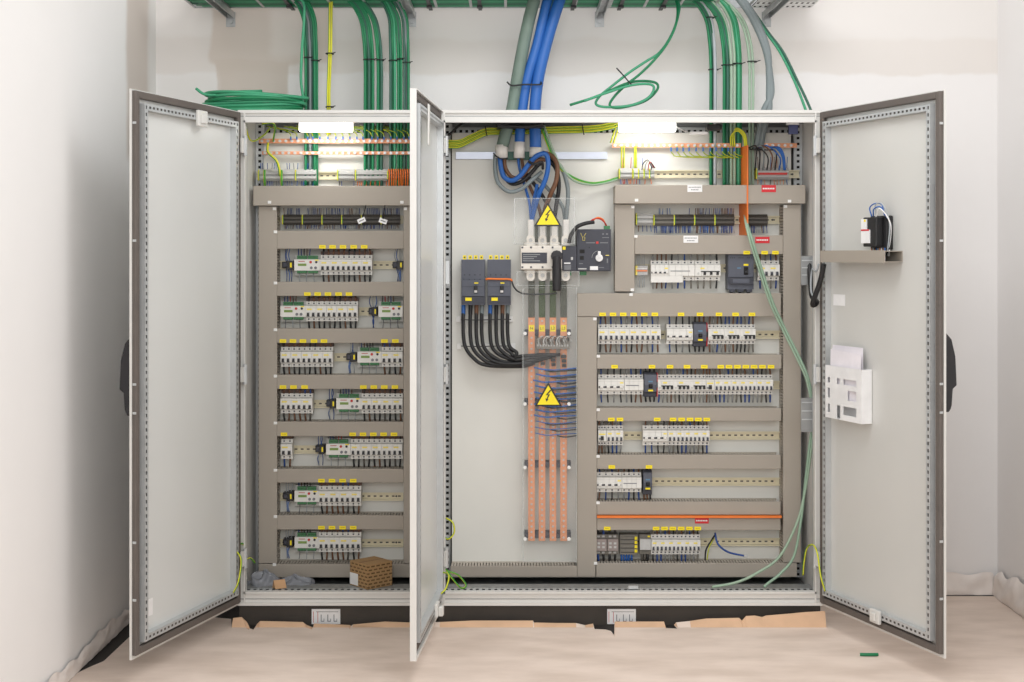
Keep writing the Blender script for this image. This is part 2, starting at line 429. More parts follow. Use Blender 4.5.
# plinth stickers: white with pictograms
for cab, px in ((cabL, 326), (cabR, 621.5)):
    Y = .0195; m = MB(); x = WX(px, Y); z1 = WZ(609, Y); z0 = WZ(624, Y)
    m.box(x-.058, x+.058, Y-.0012, Y, z0, z1, paperw)
    m.box(x-.052, x-.050, Y-.0016, Y-.0012, z0+.006, z1-.01, redc).box(x-.034, x-.032, Y-.0016, Y-.0012, z0+.006, z1-.01, redc)
    for k in (-.015, .012, .037):
        m.box(x+k-.006, x+k-.003, Y-.0016, Y-.0012, z0+.012, z1-.022, textg).box(x+k-.006, x+k+.008, Y-.0016, Y-.0012, z0+.010, z0+.013, textg)
        m.box(x+k+.006, x+k+.008, Y-.0016, Y-.0012, z0+.013, z0+.022, textg)
    m.box(x-.04, x+.05, Y-.0016, Y-.0012, z1-.012, z1-.010, textg)
    o = part(m, 'instruction_sticker', cab); o['label'] = 'white sticker with small pictograms on the plinth'
# clamp on sill of right cabinet, bracket plates
m = MB(); x = WX(633, .05); z = Z0+.051
m.box(x-.022, x+.022, .033, .07, z, z+.006, steel).box(x-.02, x+.02, .033, .036, z-.0, z+.02, steel)
part(m, 'sill_clamp', cabR)

# doors
def door_u(H, u, px):
    k = (px-512)/F
    return (k*(D0+H[1])-H[0])/(u[0]-k*u[1])
def door_z(H, u, du, py): return CZ-(py-HOR)*(D0+H[1]+du*u[1])/F
def make_door(cab, H, ang, s, W, inner, label, lip=.005):
    z0, z1 = .092, 2.078
    m = MB(); I = lambda a: s*a
    m.box(.006, W, I(-.003), I(0), z0, z1, inner if False else white)
    m.box(.045, W-.035, I(.0), I(.0006), z0+.04, z1-.04, inner)
    m.box(.006, .012, I(0), I(lip), z0, z1, white).box(W-.004, W, I(0), I(lip), z0, z1, white)
    m.box(.012, W-.004, I(0), I(lip), z0, z0+.012, white).box(.012, W-.004, I(0), I(lip), z1-.004, z1, white)
    m.box(.014, .030, I(0), I(.012), z0+.008, z1-.008, gaskd).box(W-.045, W-.030, I(0), I(.010), z0+.03, z1-.03, gaskd)
    d = m.build('door', cab)
    d.location = Vector((H[0], H[1], 0))-Vector(cab.location); d.rotation_euler = (0,0,ang)
    if label: d['label'] = label
    g = MB(); w = .020
    w = .026; X0, X1, A, B = .016, W-.005, z0+.013, z1-.005; dp = .020 if lip < .01 else .012
    g.box(X0, X0+w, I(.0007), I(dp), A, B, gask).box(X1-w, X1, I(.0007), I(dp), A, B, gask)
    g.box(X0+w, X1-w, I(.0007), I(dp), A, A+w, gask).box(X0+w, X1-w, I(.0007), I(dp), B-w, B, gask)
    g.build('seal', d, .004)
    fx0, fx1, fa, fb = .048, W-.052, z0+.050, z1-.046; fw = .024; t = .026
    f = MB()
    n = (0, s, 0)
    for xx in (fx0, fx1-fw):
        f.box(xx, xx+fw, I(.0008), I(t-.009), fa, fb, steel)
        f.box(xx, xx+.001, I(t-.009), I(t), fa, fb, steel).box(xx+fw-.001, xx+fw, I(t-.009), I(t), fa, fb, steel)
        f.perf((xx, I(t), fa), (0,0,1), (1,0,0), n, fb-fa, fw, .025, .012, .008, steel, depth=.006, dark=gask)
    for zz in (fa, fb-fw):
        f.box(fx0+fw, fx1-fw, I(.0008), I(t-.009), zz, zz+fw, steel)
        f.box(fx0+fw, fx1-fw, I(t-.009), I(t), zz, zz+.001, steel).box(fx0+fw, fx1-fw, I(t-.009), I(t), zz+fw-.001, zz+fw, steel)
        f.perf((fx0+fw, I(t), zz), (1,0,0), (0,0,1), n, fx1-fx0-2*fw, fw, .025, .012, .008, steel, depth=.006, dark=gask)
    f.build('perforated_frame', d)
    for zz in (1.94, 1.02, .28):
        h = MB(); h.cyl((.0, I(.030), zz-.04), .009, .08, steel, 'z').box(.0, .03, I(.024), I(.030), zz-.03, zz+.03, white); h.build('hinge', d)
    # catch blocks on the free edge
    for zz in (1.96, 1.55, 1.05, .95, .5, .3):
        MB().box(W-.006, W-.002, I(.008), I(.0202), zz-.004, zz+.004, steel).build('catch', d)
    return d
uL = Vector((-.220,-.771)).normalized(); HL = (XA+.004, -.012)
angL = math.atan2(uL.y, uL.x)
dL = make_door(cabL, HL, angL, 1, door_u(HL, uL, 130.2), doorin, 'leftmost open door seen from its inner side')
uR = Vector((.262,-.757)).normalized(); HR = (XB-.004, -.012)
angR = math.atan2(uR.y, uR.x)
dR = make_door(cabR, HR, angR, -1, door_u(HR, uR, 945.5), doorin_r, 'rightmost open door carrying the document pocket')
uM = Vector((-.056,-.8)).normalized(); HM = (XC+.006, -.012)
angM = math.atan2(uM.y, uM.x)
dM = make_door(cabR, HM, angM, 1, .80, doorin, 'middle open door seen almost edge on', .020)
def handle(d, s, x, z0, z1):
    m = MB(); prof = []
    n = 24; val = .03
    for i in range(n+1):
        t = i/n; z = z0+(z1-z0)*t
        kk = [(0,.026),(.06,.034),(.30,.038),(.32,.050),(.7,.046),(.92,.034),(1,.018)]
        for (ta,va),(tb,vb) in zip(kk[:-1],kk[1:]):
            if ta <= t <= tb+1e-6: val = va+(vb-va)*(t-ta)/(tb-ta)
        prof.append((-s*val*1.35, z))
    prof = [(-s*.0035, z1), (-s*.0035, z0)] + prof
    m.prismx(x-.018, x+.018, prof, rubber); o = m.build('handle', d, .004); o['label'] = 'black lift handle'
handle(dL, 1, .76, door_z(HL, uL, .76, 416), door_z(HL, uL, .76, 337))
handle(dR, -1, .765, door_z(HR, uR, .765, 412), door_z(HR, uR, .765, 333))
# door stays / latches
m = MB(); m.box(.33, .40, .0265, .040, 1.985, 2.045, white).box(.345,.385,.040,.046,1.995,2.03,white); m.build('latch', dL, .003)
m = MB(); m.box(.40, .46, -.040, -.0265, .125, .175, white).box(.415,.445,-.05,-.040,.135,.165,white); m.build('latch', dR, .003)
m = MB(); m.box(.30, .36, .0265, .040, .13, .18, white).box(.31,.34,.040,.058,.13,.165,white); m.build('latch', dM, .003)
m = MB(); m.box(.52, .56, .0265, .032, 1.90, 2.05, white); m.build('latch', dM, .003)
m = MB(); x = door_u(HL, uL, 148); m.box(x-.03, x+.03, .0008, .0016, .215, .275, paperw); m.build('sticker', dL)
m = MB(); x = door_u(HR, uR, 839.5); z = door_z(HR, uR, x, 300); m.box(x-.042, x+.042, -.0016, -.0008, z-.022, z+.022, paperw); m.build('sticker', dR)

def on_door(name, H, u, ang, du, z, s, off=.001):
    n = Vector((-math.sin(ang), math.cos(ang)))*s
    return empty(name, (H[0]+u[0]*du+n.x*off, H[1]+u[1]*du+n.y*off, z), ang)
# document pocket (s=-1: inner side is local -y)
ua, ub = door_u(HR, uR, 836), door_u(HR, uR, 872.5)
um = (ua+ub)/2; zt, zb = door_z(HR, uR, um, 369), door_z(HR, uR, um, 420)
hw = (ub-ua)/2; zt = 1.045+.0; 
r = on_door('document_pocket', HR, uR, angR, um, zb, -1, .003)
tag(r, 'white plastic document pocket with cut-out windows on the right door', 'document pocket')
m = MB(); pw = hw*2; ph = zt-zb if zt-zb > .1 else .2
ph = abs(door_z(HR,uR,um,368)-door_z(HR,uR,um,421)); x0, x1 = -pw/2, pw/2; t = .045
# front wall built round its windows
cellx = [x0+pw*q for q in (0,.06,.13,.32,.42,.50,.62,.86,1)]
cellz = [0, .022, .055, .080, .118, .138, .160, ph]
wins = {(1,1),(3,0),(5,1),(1,3),(6,3),(1,5),(3,5),(5,5),(6,5),(6,1),(3,1)}
for i in range(len(cellx)-1):
    for j in range(len(cellz)-1):
        if (i,j) in wins: continue
        m.box(cellx[i], cellx[i+1], -t, -t+.002, cellz[j], cellz[j+1]*1.0, paperw)
m.box(x0, x1, -.002, 0, 0, ph, paperw).box(x0, x1, -t+.002, -.002, 0, .002, paperw)
m.box(x0, x0+.002, -t+.002, -.002, .002, ph, paperw).box(x1-.002, x1, -t+.002, -.002, .002, ph, paperw)
m.build('pocket_body', r)
for k, (dx, dz, rot) in enumerate(((-.012, .082, .0), (.006, .074, -.03), (-.002, .062, .04))):
    o = MB().box(-pw*.44, pw*.40, -.0006, .0006, 0, .03+ph*.85, mat('sheet_paper', (238,234,240), .7)).build('paper_sheet')
    M = Matrix.Translation(r.location) @ Matrix.Rotation(angR, 4, 'Z') @ Matrix.Translation((dx, -.014-k*.010, dz*.98)) @ Matrix.Rotation(rot, 4, 'Y')
    o.matrix_world = M
    tag(o, ['rearmost','middle','frontmost'][k]+' white paper sheet sticking out of the document pocket', 'paper', 'papers in the document pocket')
# duct on door carrying cables, relay module
du0, du1 = door_u(HR, uR, 838), door_u(HR, uR, 903)
zc = door_z(HR, uR, (du0+du1)/2, 256.5)
r = on_door('wiring_duct', HR, uR, angR, 0, zc, -1, .001); tag(r, 'short grey wiring duct across the right door with open end', 'wiring duct')
m = MB(); t = .075; hh = .021
m.box(du0, du1-.0, -.003, 0, -hh, hh, duct).box(du0, du1, -t, -.003, -hh, -hh+.003, duct).box(du0, du1, -t, -.003, hh-.003, hh, duct)
m.build('duct_body', r)
MB().box(du0, du1+.001, -t-.004, -t, -hh-.002, hh+.002, duct).build('lid', r)
# relay on the right door
du = door_u(HR, uR, 885); zc2 = door_z(HR, uR, du, 232)
r = on_door('relay_module', HR, uR, angR, du, zc2, -1, .001); tag(r, 'black relay module with white label and looping wires on right door', 'relay module')
m = MB(); m.box(-.05, .055, -.03, 0, -.065, .06, black).box(-.05, .035, -.062, -.03, -.055, .055, black); m.build('housing', r, .004)
m = MB(); m.box(-.054, .0, -.068, -.0625, -.042, .008, paperw).box(-.054, -.02, -.068, -.0625, .008, .048, paperw).box(-.054, .0, -.0686, -.068, .004, .010, red).box(-.034,-.022,-.0686,-.068,.038,.046,yellow); m.build('front_label', r, .001)
for k, (c, pts) in enumerate(((bluec, [(-.01,-.05,.058),(-.015,-.055,.09),(.01,-.05,.105),(.04,-.04,.10),(.05,-.035,.06)]), (greycl, [(.02,-.05,.06),(.03,-.06,.10),(.06,-.05,.10),(.075,-.03,.03),(.06,-.03,-.09)]),
    (bluec, [(.0,-.05,.058),(.02,-.06,.085),(.05,-.05,.09),(.06,-.03,.05)]), (paperw, [(.015,-.05,.05),(.06,-.06,.085),(.085,-.03,.02),(.07,-.03,-.09)]), (blackc, [(.04,-.03,.05),(.09,-.03,.03),(.082,-.03,-.05),(.05,-.03,-.09)]))):
    MB().tube(pts, .0025, c, sides=6).build('wire', r)
for k in range(9):
    c = [copper, paperw, brownc, bluec, greycl][k % 5]
    MB().tube([(-.042+k*.011,-.03,-.06),(-.03+k*.010,-.034,-.085),(-.025+k*.009,-.03,-.105)], .0025, c, sides=6).build('wire', r)
MB()

# ------------------------------------------------------------------ wiring ducts
WHT = mat('rivet_white', (236,236,234), .5)
def comb(m, along, a0, a1, c, y0, y1, th, mm):
    pitch = .0125; n = int((a1-a0)/pitch)
    if along == 'x':
        m.box(a0, a1, y1-.02, y1, c, c+th, mm)
        for i in range(n): m.box(a0+i*pitch, a0+i*pitch+.008, y0, y1-.02, c, c+th, mm)
    else:
        m.box(c, c+th, y1-.02, y1, a0, a1, mm)
        for i in range(n): m.box(c, c+th, y0, y1-.02, a0+i*pitch, a0+i*pitch+.008, mm)
def make_duct(px0, px1, py0, py1, label, vert=False, tags=(), rivets=(), yl=YL, lid=True, tagrow=None, yp=YP):
    x0, x1, z0, z1 = WX(px0, yl), WX(px1, yl), WZ(py1, yl), WZ(py0, yl)
    cx, cz = (x0+x1)/2, (z0+z1)/2
    r = empty('wiring_duct', (cx, yp, cz)); tag(r, label, 'wiring duct', 'grey slotted wiring ducts')
    a, b, c, d = x0-cx, x1-cx, z0-cz, z1-cz; dep = -(yp-yl)
    m = MB(); m.box(a+.002, b-.002, -.002, 0, c+.002, d-.002, ductb)
    if vert: comb(m, 'z', c+.002, d-.002, a+.0022, dep+.006, -.002, .002, ductb); comb(m, 'z', c+.002, d-.002, b-.0042, dep+.006, -.002, .002, ductb)
    else: comb(m, 'x', a+.002, b-.002, c+.0022, dep+.006, -.002, .002, ductb); comb(m, 'x', a+.002, b-.002, d-.0042, dep+.006, -.002, .002, ductb)
    m.build('duct_body', r)
    if lid:
        l = MB().box(a, b, dep, dep+.005, c, d, duct).build('lid', r, .002)
        for tx, ty in tags:
            X = WX(tx, yl-.001)-cx; Zt = WZ(ty, yl-.001)-cz
            TAG(l, X, dep-.0012, Zt)
        for tx, ty in rivets:
            X = WX(tx, yl)-cx; Zt = WZ(ty, yl)-cz
            o = copy_tree(RIV); o.parent = l; o.location = (X, dep-.003, Zt)
    return r
_tagm = MB().box(-.0138, .0138, -.001, .0008, -.0072, .0072, yellow).box(-.009, .009, -.0013, -.001, -.0012, .0012, mat('tag_print', (190,165,30), .6))
_tag0 = _tagm.build('marker_tag'); _tag0['label'] = 'yellow marker tag'
_riv = MB().box(-.0075, .0075, 0, .0028, -.006, .006, WHT); RIV = _riv.build('rivet', bevel=.0015); RIV['label'] = 'white plastic rivet'
def TAG(parent, x, y, z):
    o = _tag0.copy(); COL.objects.link(o); o.parent = parent; o.location = (x, y, z)

# left cabinet: (top, bottom) of windows
LY = [(230.6,248.8),(281.8,296),(328.5,343),(374.8,389),(421.7,436.2),(468.9,482.6),(515.3,529.6)]
LT = [ [322.4,332.6,343,353.7,364.2],[307.4,317.7,328,338.6,349],[283,293,303,314,324,384.5,395.3],[283,293.5,304.6,363.4,373.8,384.3,394.9],
       [284,352.7,363,373.3,383.6,394.0],[321.5,332,342.6,353.2],[321.5,332,342.6,353.2] ]
XE = 434.0
make_duct(253.2, 435.5, 185.8, 205.6, 'wide grey duct lid across the top of left cabinet', rivets=((269.5,202.3),(402,202.3)), yl=.215)
for i, ((a, b), tg) in enumerate(zip(LY, LT)):
    make_duct(277, 403.5, a, b, 'grey horizontal duct above the %s breaker row of left cabinet' % ORD[i], tags=[(t, b-2.0) for t in tg])
make_duct(258.5, XE, 564, 577.5, 'grey horizontal duct at the bottom of left cabinet')
rv = [(274.5,208.8)]+[(276-.5, a+1.3) for a,b in LY]+[(274.5,564.5)]
make_duct(258.5, 277, 206.2, 563.4, 'tall grey vertical duct on left side of left cabinet', True, rivets=rv)
make_duct(403.5, XE-12, 206.2, 563.4, 'tall grey vertical duct on right side of left cabinet, partly behind middle door', True, rivets=[(405.5,208.8)])
# right cabinet
rd = make_duct(614.8, 805.5, 185.0, 203.6, 'wide grey duct lid across top right of right cabinet', rivets=((636.5,200.3),(789.5,201.2)), yl=.215)
def sticker(parent_px, Y, kind, w=.058, h=.028):
    pass
make_duct(634.8, 783, 235.2, 254.2, 'grey horizontal duct above top breaker row of right cabinet', tags=[(746.7,252.6),(764.6,252.6),(775.4,252.6)], rivets=((635.8,236.4),))
make_duct(577.2, 781, 293.2, 316.5, 'deep grey horizontal duct above second breaker row of right cabinet', tags=[(x,314.3) for x in (602.6,613,623.2,633.6,644.2,654.8,681,700,719,735.6,752)], rivets=((631,294.6),))
make_duct(597, 781.4, 354.6, 368.8, 'grey horizontal duct above third breaker row of right cabinet', tags=[(x,366.7) for x in (614.6,652,670,687,704.3,720.7,729,737.4,745.8,754,762.4,771)], rivets=((598.4,356.2),))
make_duct(597, 781.2, 408, 421, 'grey horizontal duct above fourth breaker row of right cabinet', tags=[(x,419.4) for x in (611.3,620,657.2,673,681.6,690,698.3,706.8)], rivets=((598.2,409.8),))
make_duct(597, 780.8, 454.8, 469, 'grey horizontal duct above fifth breaker row of right cabinet', tags=[(x,466.9) for x in (611.8,649)], rivets=((598,456.4),))
make_duct(597, 780.6, 501.6, 514.8, 'grey horizontal duct just above the orange divider strip', rivets=((598,502.8),))
make_duct(597, 780.6, 518, 530.2, 'grey horizontal duct just below the orange divider strip', tags=[(x,528.4) for x in (607.2,656.1,664.5,672.8,681.2,689.4,697.7)])
make_duct(595, 797, 563.2, 577, 'grey horizontal duct along bottom right of right cabinet', rivets=((595.6,563.2),))
make_duct(450.5, 577, 566, 577, 'low grey slotted duct along bottom left of right cabinet')
make_duct(614.8, 634.6, 204.4, 291.5, 'short grey vertical duct beside the dark controller box', True, rivets=((632.8,207),(632.3,289.8)))
make_duct(577.2, 596.8, 317, 577, 'tall grey vertical duct beside the copper busbars', True, rivets=((594.8,319),))
make_duct(783.2, 801, 204.4, 576.8-14.2, 'tall grey vertical duct on right side of right cabinet', True, rivets=((785.4,206.5),))
# the lettered labels on the lids are children of the ducts that carry them
def lid_label(px, py, w, h, m1, kind, yl, cover='lid'):
    X, Z = WX(px, yl), WZ(py, yl)
    best = None
    for o in bpy.data.objects:
        if o.name.startswith('wiring_duct') and abs(o.location.y-YP) < 1e-4:
            dd = abs(o.location.z-Z)
            if abs(o.location.x-X) < .45 and (best is None or dd < best[0]): best = (dd, o)
    r = best[1]; lid = [c for c in r.children if c.name.startswith('lid')][0]
    m = MB(); y = yl-YP
    x, z = X-r.location.x, Z-r.location.z
    m.box(x-w/2, x+w/2, y-.0014, y+.0005, z-h/2, z+h/2, m1)
    ink = paperw if m1 is red else textg
    if kind == 'red':
        for k in range(7): m.box(x-w*.42+k*w*.12, x-w*.42+k*w*.12+w*.09, y-.0018, y-.0014, z-.0028, z+.0028, ink)
    else:
        for k in range(8): m.box(x-w*.42+k*w*.105, x-w*.42+k*w*.105+w*.08, y-.0018, y-.0014, z+h*.1, z+h*.22, ink)
        for k in range(5): m.box(x-w*.26+k*w*.105, x-w*.26+k*w*.105+w*.08, y-.0018, y-.0014, z-h*.26, z-h*.14, ink)
    o = m.build('printed_label', lid); o['label'] = 'red label with white lettering' if kind == 'red' else 'white label with two lines of grey lettering'
lid_label(694.8, 188.4, .062, .030, paperw, 'white', .215)
lid_label(768.7, 188.6, .060, .030, red, 'red', .215)
lid_label(690.8, 239.2, .062, .030, paperw, 'white', YL)
lid_label(762.4, 240.0, .060, .027, red, 'red', YL)
lid_label(701.8, 520.6, .058, .024, red, 'red', YL)

# ------------------------------------------------------------------ rails
def rail(px0, px1, py, label, holes=True, m0=None, h=.035):
    x0, x1, z = WX(px0, YP-.02), WX(px1, YP-.02), WZ(py, YP-.02)
    m0 = m0 or railm; m = MB(); cx = (x0+x1)/2; L = x1-x0
    m.box(-L/2, L/2, -.002, -.0002, -h*.36, h*.36, m0)
    for s in (-1, 1):
        m.box(-L/2, L/2, -.015, -.002, s*h*.36-.0008, s*h*.36+.0008, m0); m.box(-L/2, L/2, -.0165, -.015, s*h*.36, s*h*.5, m0)
    o = m.build('mounting_rail', loc=(cx, YP, z))
    tag(o, label, 'mounting rail', 'cream mounting rails')
    k = -L/2+.012
    hm = MB()
    while k < L/2-.02:
        hm.box(k, k+.012, -.0026, -.0021, -.003, .003, termd); k += .026
    hm.build('slot', o)
    for k in range(1):
        MB().cyl((L*.5-.03 if k == 0 else 0, -.0045, 0), .004, .002, black).build('screw', o)
    return o
LR = [265, 311.5, 357.3, 404, 449.7, 496.8, 543.2]
for i, y in enumerate(LR): rail(279, 403, y, 'cream mounting rail behind the %s breaker row of left cabinet' % ORD[i])
RR = [269, 335.5, 386, 436.5, 482.6, 543]
for i, y in enumerate(RR): rail(636 if i == 0 else 598, 780, y-.8, 'cream mounting rail behind the %s breaker row of right cabinet' % ORD[i])

# ------------------------------------------------------------------ DIN-rail devices
PAL = [brownc, black, blued, steeld, brownc, black]
YF = .262
def profile(h=.085, back=-.012, sh=-.055, nose=-.074, nh=.045):
    H = h/2; q = nh/2
    return [(back,-H),(back,H),(sh,H),(sh,q+.004),(nose,q),(nose,-q),(sh,-q-.004),(sh,-H)][::-1]
def wires(root, xs, up, dn, R, r=.0022, ln=.034, h=.0425, pal=None):
    for x in xs:
        for flag, sg in ((up, 1), (dn, -1)):
            if not flag: continue
            c = R.choice(pal or PAL); dx = R.uniform(-.003, .003)
            MB().tube([(x, -.045, sg*(h-.006)), (x, -.050, sg*(h+.008)), (x+dx, -.046, sg*(h+ln))], r, c, sides=6, n=3).build('wire', root)
def device(style, w, seed):
    R = random.Random(seed*31+int(w*1e5)); root = empty('circuit_breaker')
    hw = w/2
    if style in ('mcb', 'mcbL', 'sw4', 'rcd', 'blank', 'rcbo4'):
        n = {'mcb':2, 'mcbL':2, 'sw4':4, 'rcd':3, 'blank':4, 'rcbo4':4}[style]
        pw = w/n; m = MB()
        for i in range(n):
            m.prismx(-hw+i*pw+.0004, -hw+(i+1)*pw-.0004, profile(), mcbw)
        for i in range(n):
            c = -hw+(i+.5)*pw
            for sg in (1,-1):
                m.box(c-.0032, c+.0032, -.0556, -.055, sg*.0335-.003, sg*.0335+.003, anthd)
                m.box(c-.004, c+.004, -.0552, -.0545, sg*.0415-.0008, sg*.0415+.0008, termg)
        m.box(-hw+.0008, hw-.0008, -.0745, -.074, .0145, .0155, mcbg)
        m.build('housing', root)
        if style in ('mcb', 'mcbL'):
            y = MB().box(-hw+.006, -hw+w*.62, -.0752, -.074, .006, .0125, yell2); y.build('marker_strip', root)
            for i in range(n):
                c = -hw+(i+.5)*pw
                l = MB(); l.box(c-pw*.30, c+pw*.30, -.0750, -.074, -.020, -.003, terml)
                l.prismx(c-pw*.20, c+pw*.20, [(-.0751,-.020),(-.083,-.0165),(-.082,-.011),(-.0751,-.006)], black if style == 'mcbL' else anthd)
                l.box(c-pw*.3, c+pw*.3, -.0756, -.0751, -.0215, -.019, black)
                l.build('lever', root)
        elif style == 'sw4':
            y = MB().box(hw-.018, hw-.004, -.0752, -.074, .006, .012, yell2); y.build('marker_strip', root)
            MB().box(-hw+.008, hw-.004, -.0755, -.074, -.0125, -.006, anthd).build('lever_slot', root)
            for i in range(n):
                c = -hw+(i+.5)*pw+.001
                MB().prismx(c-pw*.24, c+pw*.24, [(-.0752,-.014),(-.082,-.012),(-.082,-.003),(-.0752,-.001)], mcbw).build('lever', root)
                MB().box(c-pw*.5+.001, c-pw*.26, -.0762, -.0755, -.0125, -.005, black).build('lever_gap', root)
        elif style == 'rcbo4':
            MB().box(-hw+.022, -hw+.040, -.0752, -.074, .006, .0125, yell2).build('marker_strip', root)
            MB().cyl((-hw+pw*.5, -.078, -.012), .0045, .003, mcbg).build('test_button', root)
            for i in range(1, n):
                c = -hw+(i+.5)*pw
                MB().prismx(c-.005, c+.005, [(-.0745,-.019),(-.083,-.015),(-.083,-.008),(-.0745,-.003)], black).build('lever', root)
            MB().box(-hw+pw*.9, hw-.004, -.0764, -.0745, -.006, -.002, black).build('lever_bar', root)
        elif style == 'rcd':
            MB().box(-hw+.004, hw-.004, -.0752, -.074, .004, .010, yell2).build('marker_strip', root)
            MB().prismx(-.006, .006, [(-.0745,-.019),(-.083,-.015),(-.083,-.006),(-.0745,-.001)], black).build('lever', root)
            MB().cyl((-hw+.007, -.078, -.012), .0045, .003, textg).build('test_button', root)
        else:
            MB().box(-hw+.006, hw-.02, -.0748, -.074, -.004, -.0005, textg).build('marking', root)
        dense = style == 'mcbL'
        xs = [-hw+(i+.5)*pw for i in range(n)]
        if style in ('sw4',): wires(root, xs, True, True, R, .0032, pal=[brownc, black, steeld, blued])
        else: wires(root, xs, True, True, R, .0036 if not dense else .0040, pal=[brownc, black, blued, steeld, termg] if not dense else [brownc, black, termd, brownc, blued])
        if dense:   # comb busbar above the breakers
            MB().box(-hw, hw, -.050, -.030, .043, .058, mat('comb_bar', (92,72,66), .6)).build('comb_busbar', root)
    elif style == 'mini':      # small dark breaker with red edges
        m = MB(); m.box(-hw, hw, -.06, -.012, -.052, .052, anthd).prismx(-hw+.001, hw-.001, [(-.0601,-.030),(-.078,-.030),(-.084,.0),(-.078,.045),(-.0601,.045)][::-1], anth)
        m.build('housing', root, .002)
        MB().box(-.008, .008, -.0865, -.082, -.012, .004, hole_gap).build('lever_slot', root)
        MB().prismx(-.0035, .0035, [(-.0866,-.006),(-.094,-.004),(-.094,.001),(-.0866,.003)], black).build('lever', root)
        MB().box(-.010, .010, -.0858, -.083, -.026, -.019, yellow).build('marker_tag', root)
        MB().box(-.009, .009, -.0832, -.080, .012, .018, mat('print_cyan', (90,130,160), .5)).build('marking', root)
        wires(root, [-hw+w*(i+.5)/3 for i in range(3)], True, True, R, .004, h=.052, ln=.022, pal=[black, brownc, black])
        if w > .045:
            for z0_, z1_ in ((.012,.05),(-.05,-.012)): MB().box(hw+.0005, hw+.0035, -.07, -.02, z0_, z1_, red).build('phase_barrier', root)
    elif style == 'mccb':
        m = MB(); H = .080
        m.box(-hw, hw, -.07, -.002, -H, H, anth).box(-hw+.002, hw-.002, -.078, -.07, -.028, H-.012, anth)
        m.box(-hw+.004, hw-.004, -.083, -.07, -.058, -.030, anthd).box(-hw+.02, hw-.02, -.0836, -.083, -.052, -.036, anth)
        for i in range(3):
            c = -hw+w*(i+.5)/3
            m.box(c-.012, c+.012, -.0702, -.06, -H-.012, -H, anthd)
            for k in range(3): m.box(c-.010+k*.008, c-.006+k*.008, -.0784, -.078, .052, .055, hole_gap)
        m.build('housing', root, .003)
        MB().box(.012, .03, -.0795, -.078, -.018, .016, hole_gap).build('lever_slot', root)
        MB().prismx(.015, .027, [(-.0796,-.014),(-.096,-.010),(-.096,.0),(-.0796,.004)], black).build('lever', root)
        MB().box(.011, .031, -.0795, -.078, .020, .028, yellow).build('marker_tag', root)
        MB().box(-.016, .0, -.0786, -.078, .008, .013, mat('print_cyan', (90,130,160), .5)).build('marking', root)
        wires(root, [-hw+w*(i+.5)/3 for i in range(3)], True, True, R, .007, h=.078, ln=.020, pal=[black])
    elif style == 'ctl':       # white bus controller with green plugs
        root.name = 'bus_controller'
        m = MB(); m.box(-hw, hw, -.045, -.012, -.045, .045, mcbg).box(-hw, hw, -.066, -.045, -.024, .024, mcbw)
        m.build('housing', root, .0015)
        for sg in (1,-1):
            for k in (0, 1):
                x = -hw+.012+k*(w-.018)/2
                g = MB(); g.box(x, x+(w-.028)/2, -.062, -.0455, sg*.030-.005, sg*.030+.010*(1 if sg > 0 else 1)-(.0 if sg > 0 else .003), ctlgreen)
                for j in range(6): g.box(x+.003+j*.006, x+.006+j*.006, -.0625, -.062, sg*.034-.002, sg*.034+.001, hole_gap)
                g.build('terminal_plug', root)
        MB().box(-hw+.016, -hw+.052, -.0672, -.066, -.004, .006, lcd).build('display', root)
        MB().cyl((hw-.040, -.069, .012), .0055, .003, redc).build('button', root)
        for x in (hw-.037, hw-.019): MB().cyl((x, -.069, -.012), .006, .003, textg).build('button', root)
        MB().cyl((hw-.016, -.069, .012), .005, .003, black).build('button', root)
        MB().box(hw-.022, hw-.006, -.067, -.066, .018, .0225, yellow).build('marker_tag', root)
        MB().box(-hw+.018, -hw+.045, -.067, -.066, .014, .0165, redc).build('marking', root)
        wires(root, [-hw+.016+i*.012 for i in range(5)], True, False, R, .002, ln=.03, pal=[brownc, black, redc, blued])
        wires(root, [-hw+.02+i*.03 for i in range(3)], False, True, R, .0016, ln=.03, pal=[greycl, textg])
    elif style == 'relay':
        root.name = 'relay_socket'
        m = MB(); m.box(-hw, hw*.4, -.055, -.012, -.014, .014, black).box(-hw*.2, hw, -.07, -.012, -.020, .018, black).box(-hw*.7, -hw*.1, -.075, -.055, -.008, .010, anthd)
        m.build('housing', root, .002)
        MB().box(hw*.45, hw*.75, -.0715, -.07, -.010, .010, yellow).build('marker_tag', root)
        for x, dz in ((-hw*.3, 0), (0, 0), (hw*.4, 0)):
            dx = R.uniform(-.01,.01)
            MB().tube([(x,-.05,.012),(x+dx,-.055,.04),(x+dx*.5,-.045,.068)], .0016, R.choice([blued, bluec, greycl]), sides=6, n=3).build('wire', root)
            MB().tube([(x,-.05,-.014),(x-dx,-.055,-.04),(x-dx*.5,-.045,-.070)], .0018, R.choice([blued, bluec, greycl, blued]), sides=6, n=3).build('wire', root)
    elif style == 'contactor':
        root.name = 'contactor'
        m = MB(); m.box(-hw, hw, -.055, -.012, -.042, .042, termg).box(-hw+.002, hw-.002, -.075, -.055, -.024, .026, mat('contactor_taupe', (150,138,134), .5))
        for sg in (1,-1):
            for k in range(2): m.box(-hw+.008+k*.02, -hw+.020+k*.02, -.056, -.055, sg*.034-.004, sg*.034+.004, terml)
        for k in range(2):
            for j in range(2): m.box(-hw+.008+k*.02, -hw+.019+k*.02, -.0758, -.075, -.012+j*.016, -.003+j*.016, terml)
        m.build('housing', root, .001)
        wires(root, [-hw+.012, -hw+.035], True, True, R, .005, pal=[black, black, blued], ln=.028)
    elif style == 'relaybank':
        root.name = 'relay_terminal_block'
        m = MB(); m.box(-hw, hw, -.06, -.012, -.042, .042, termg)
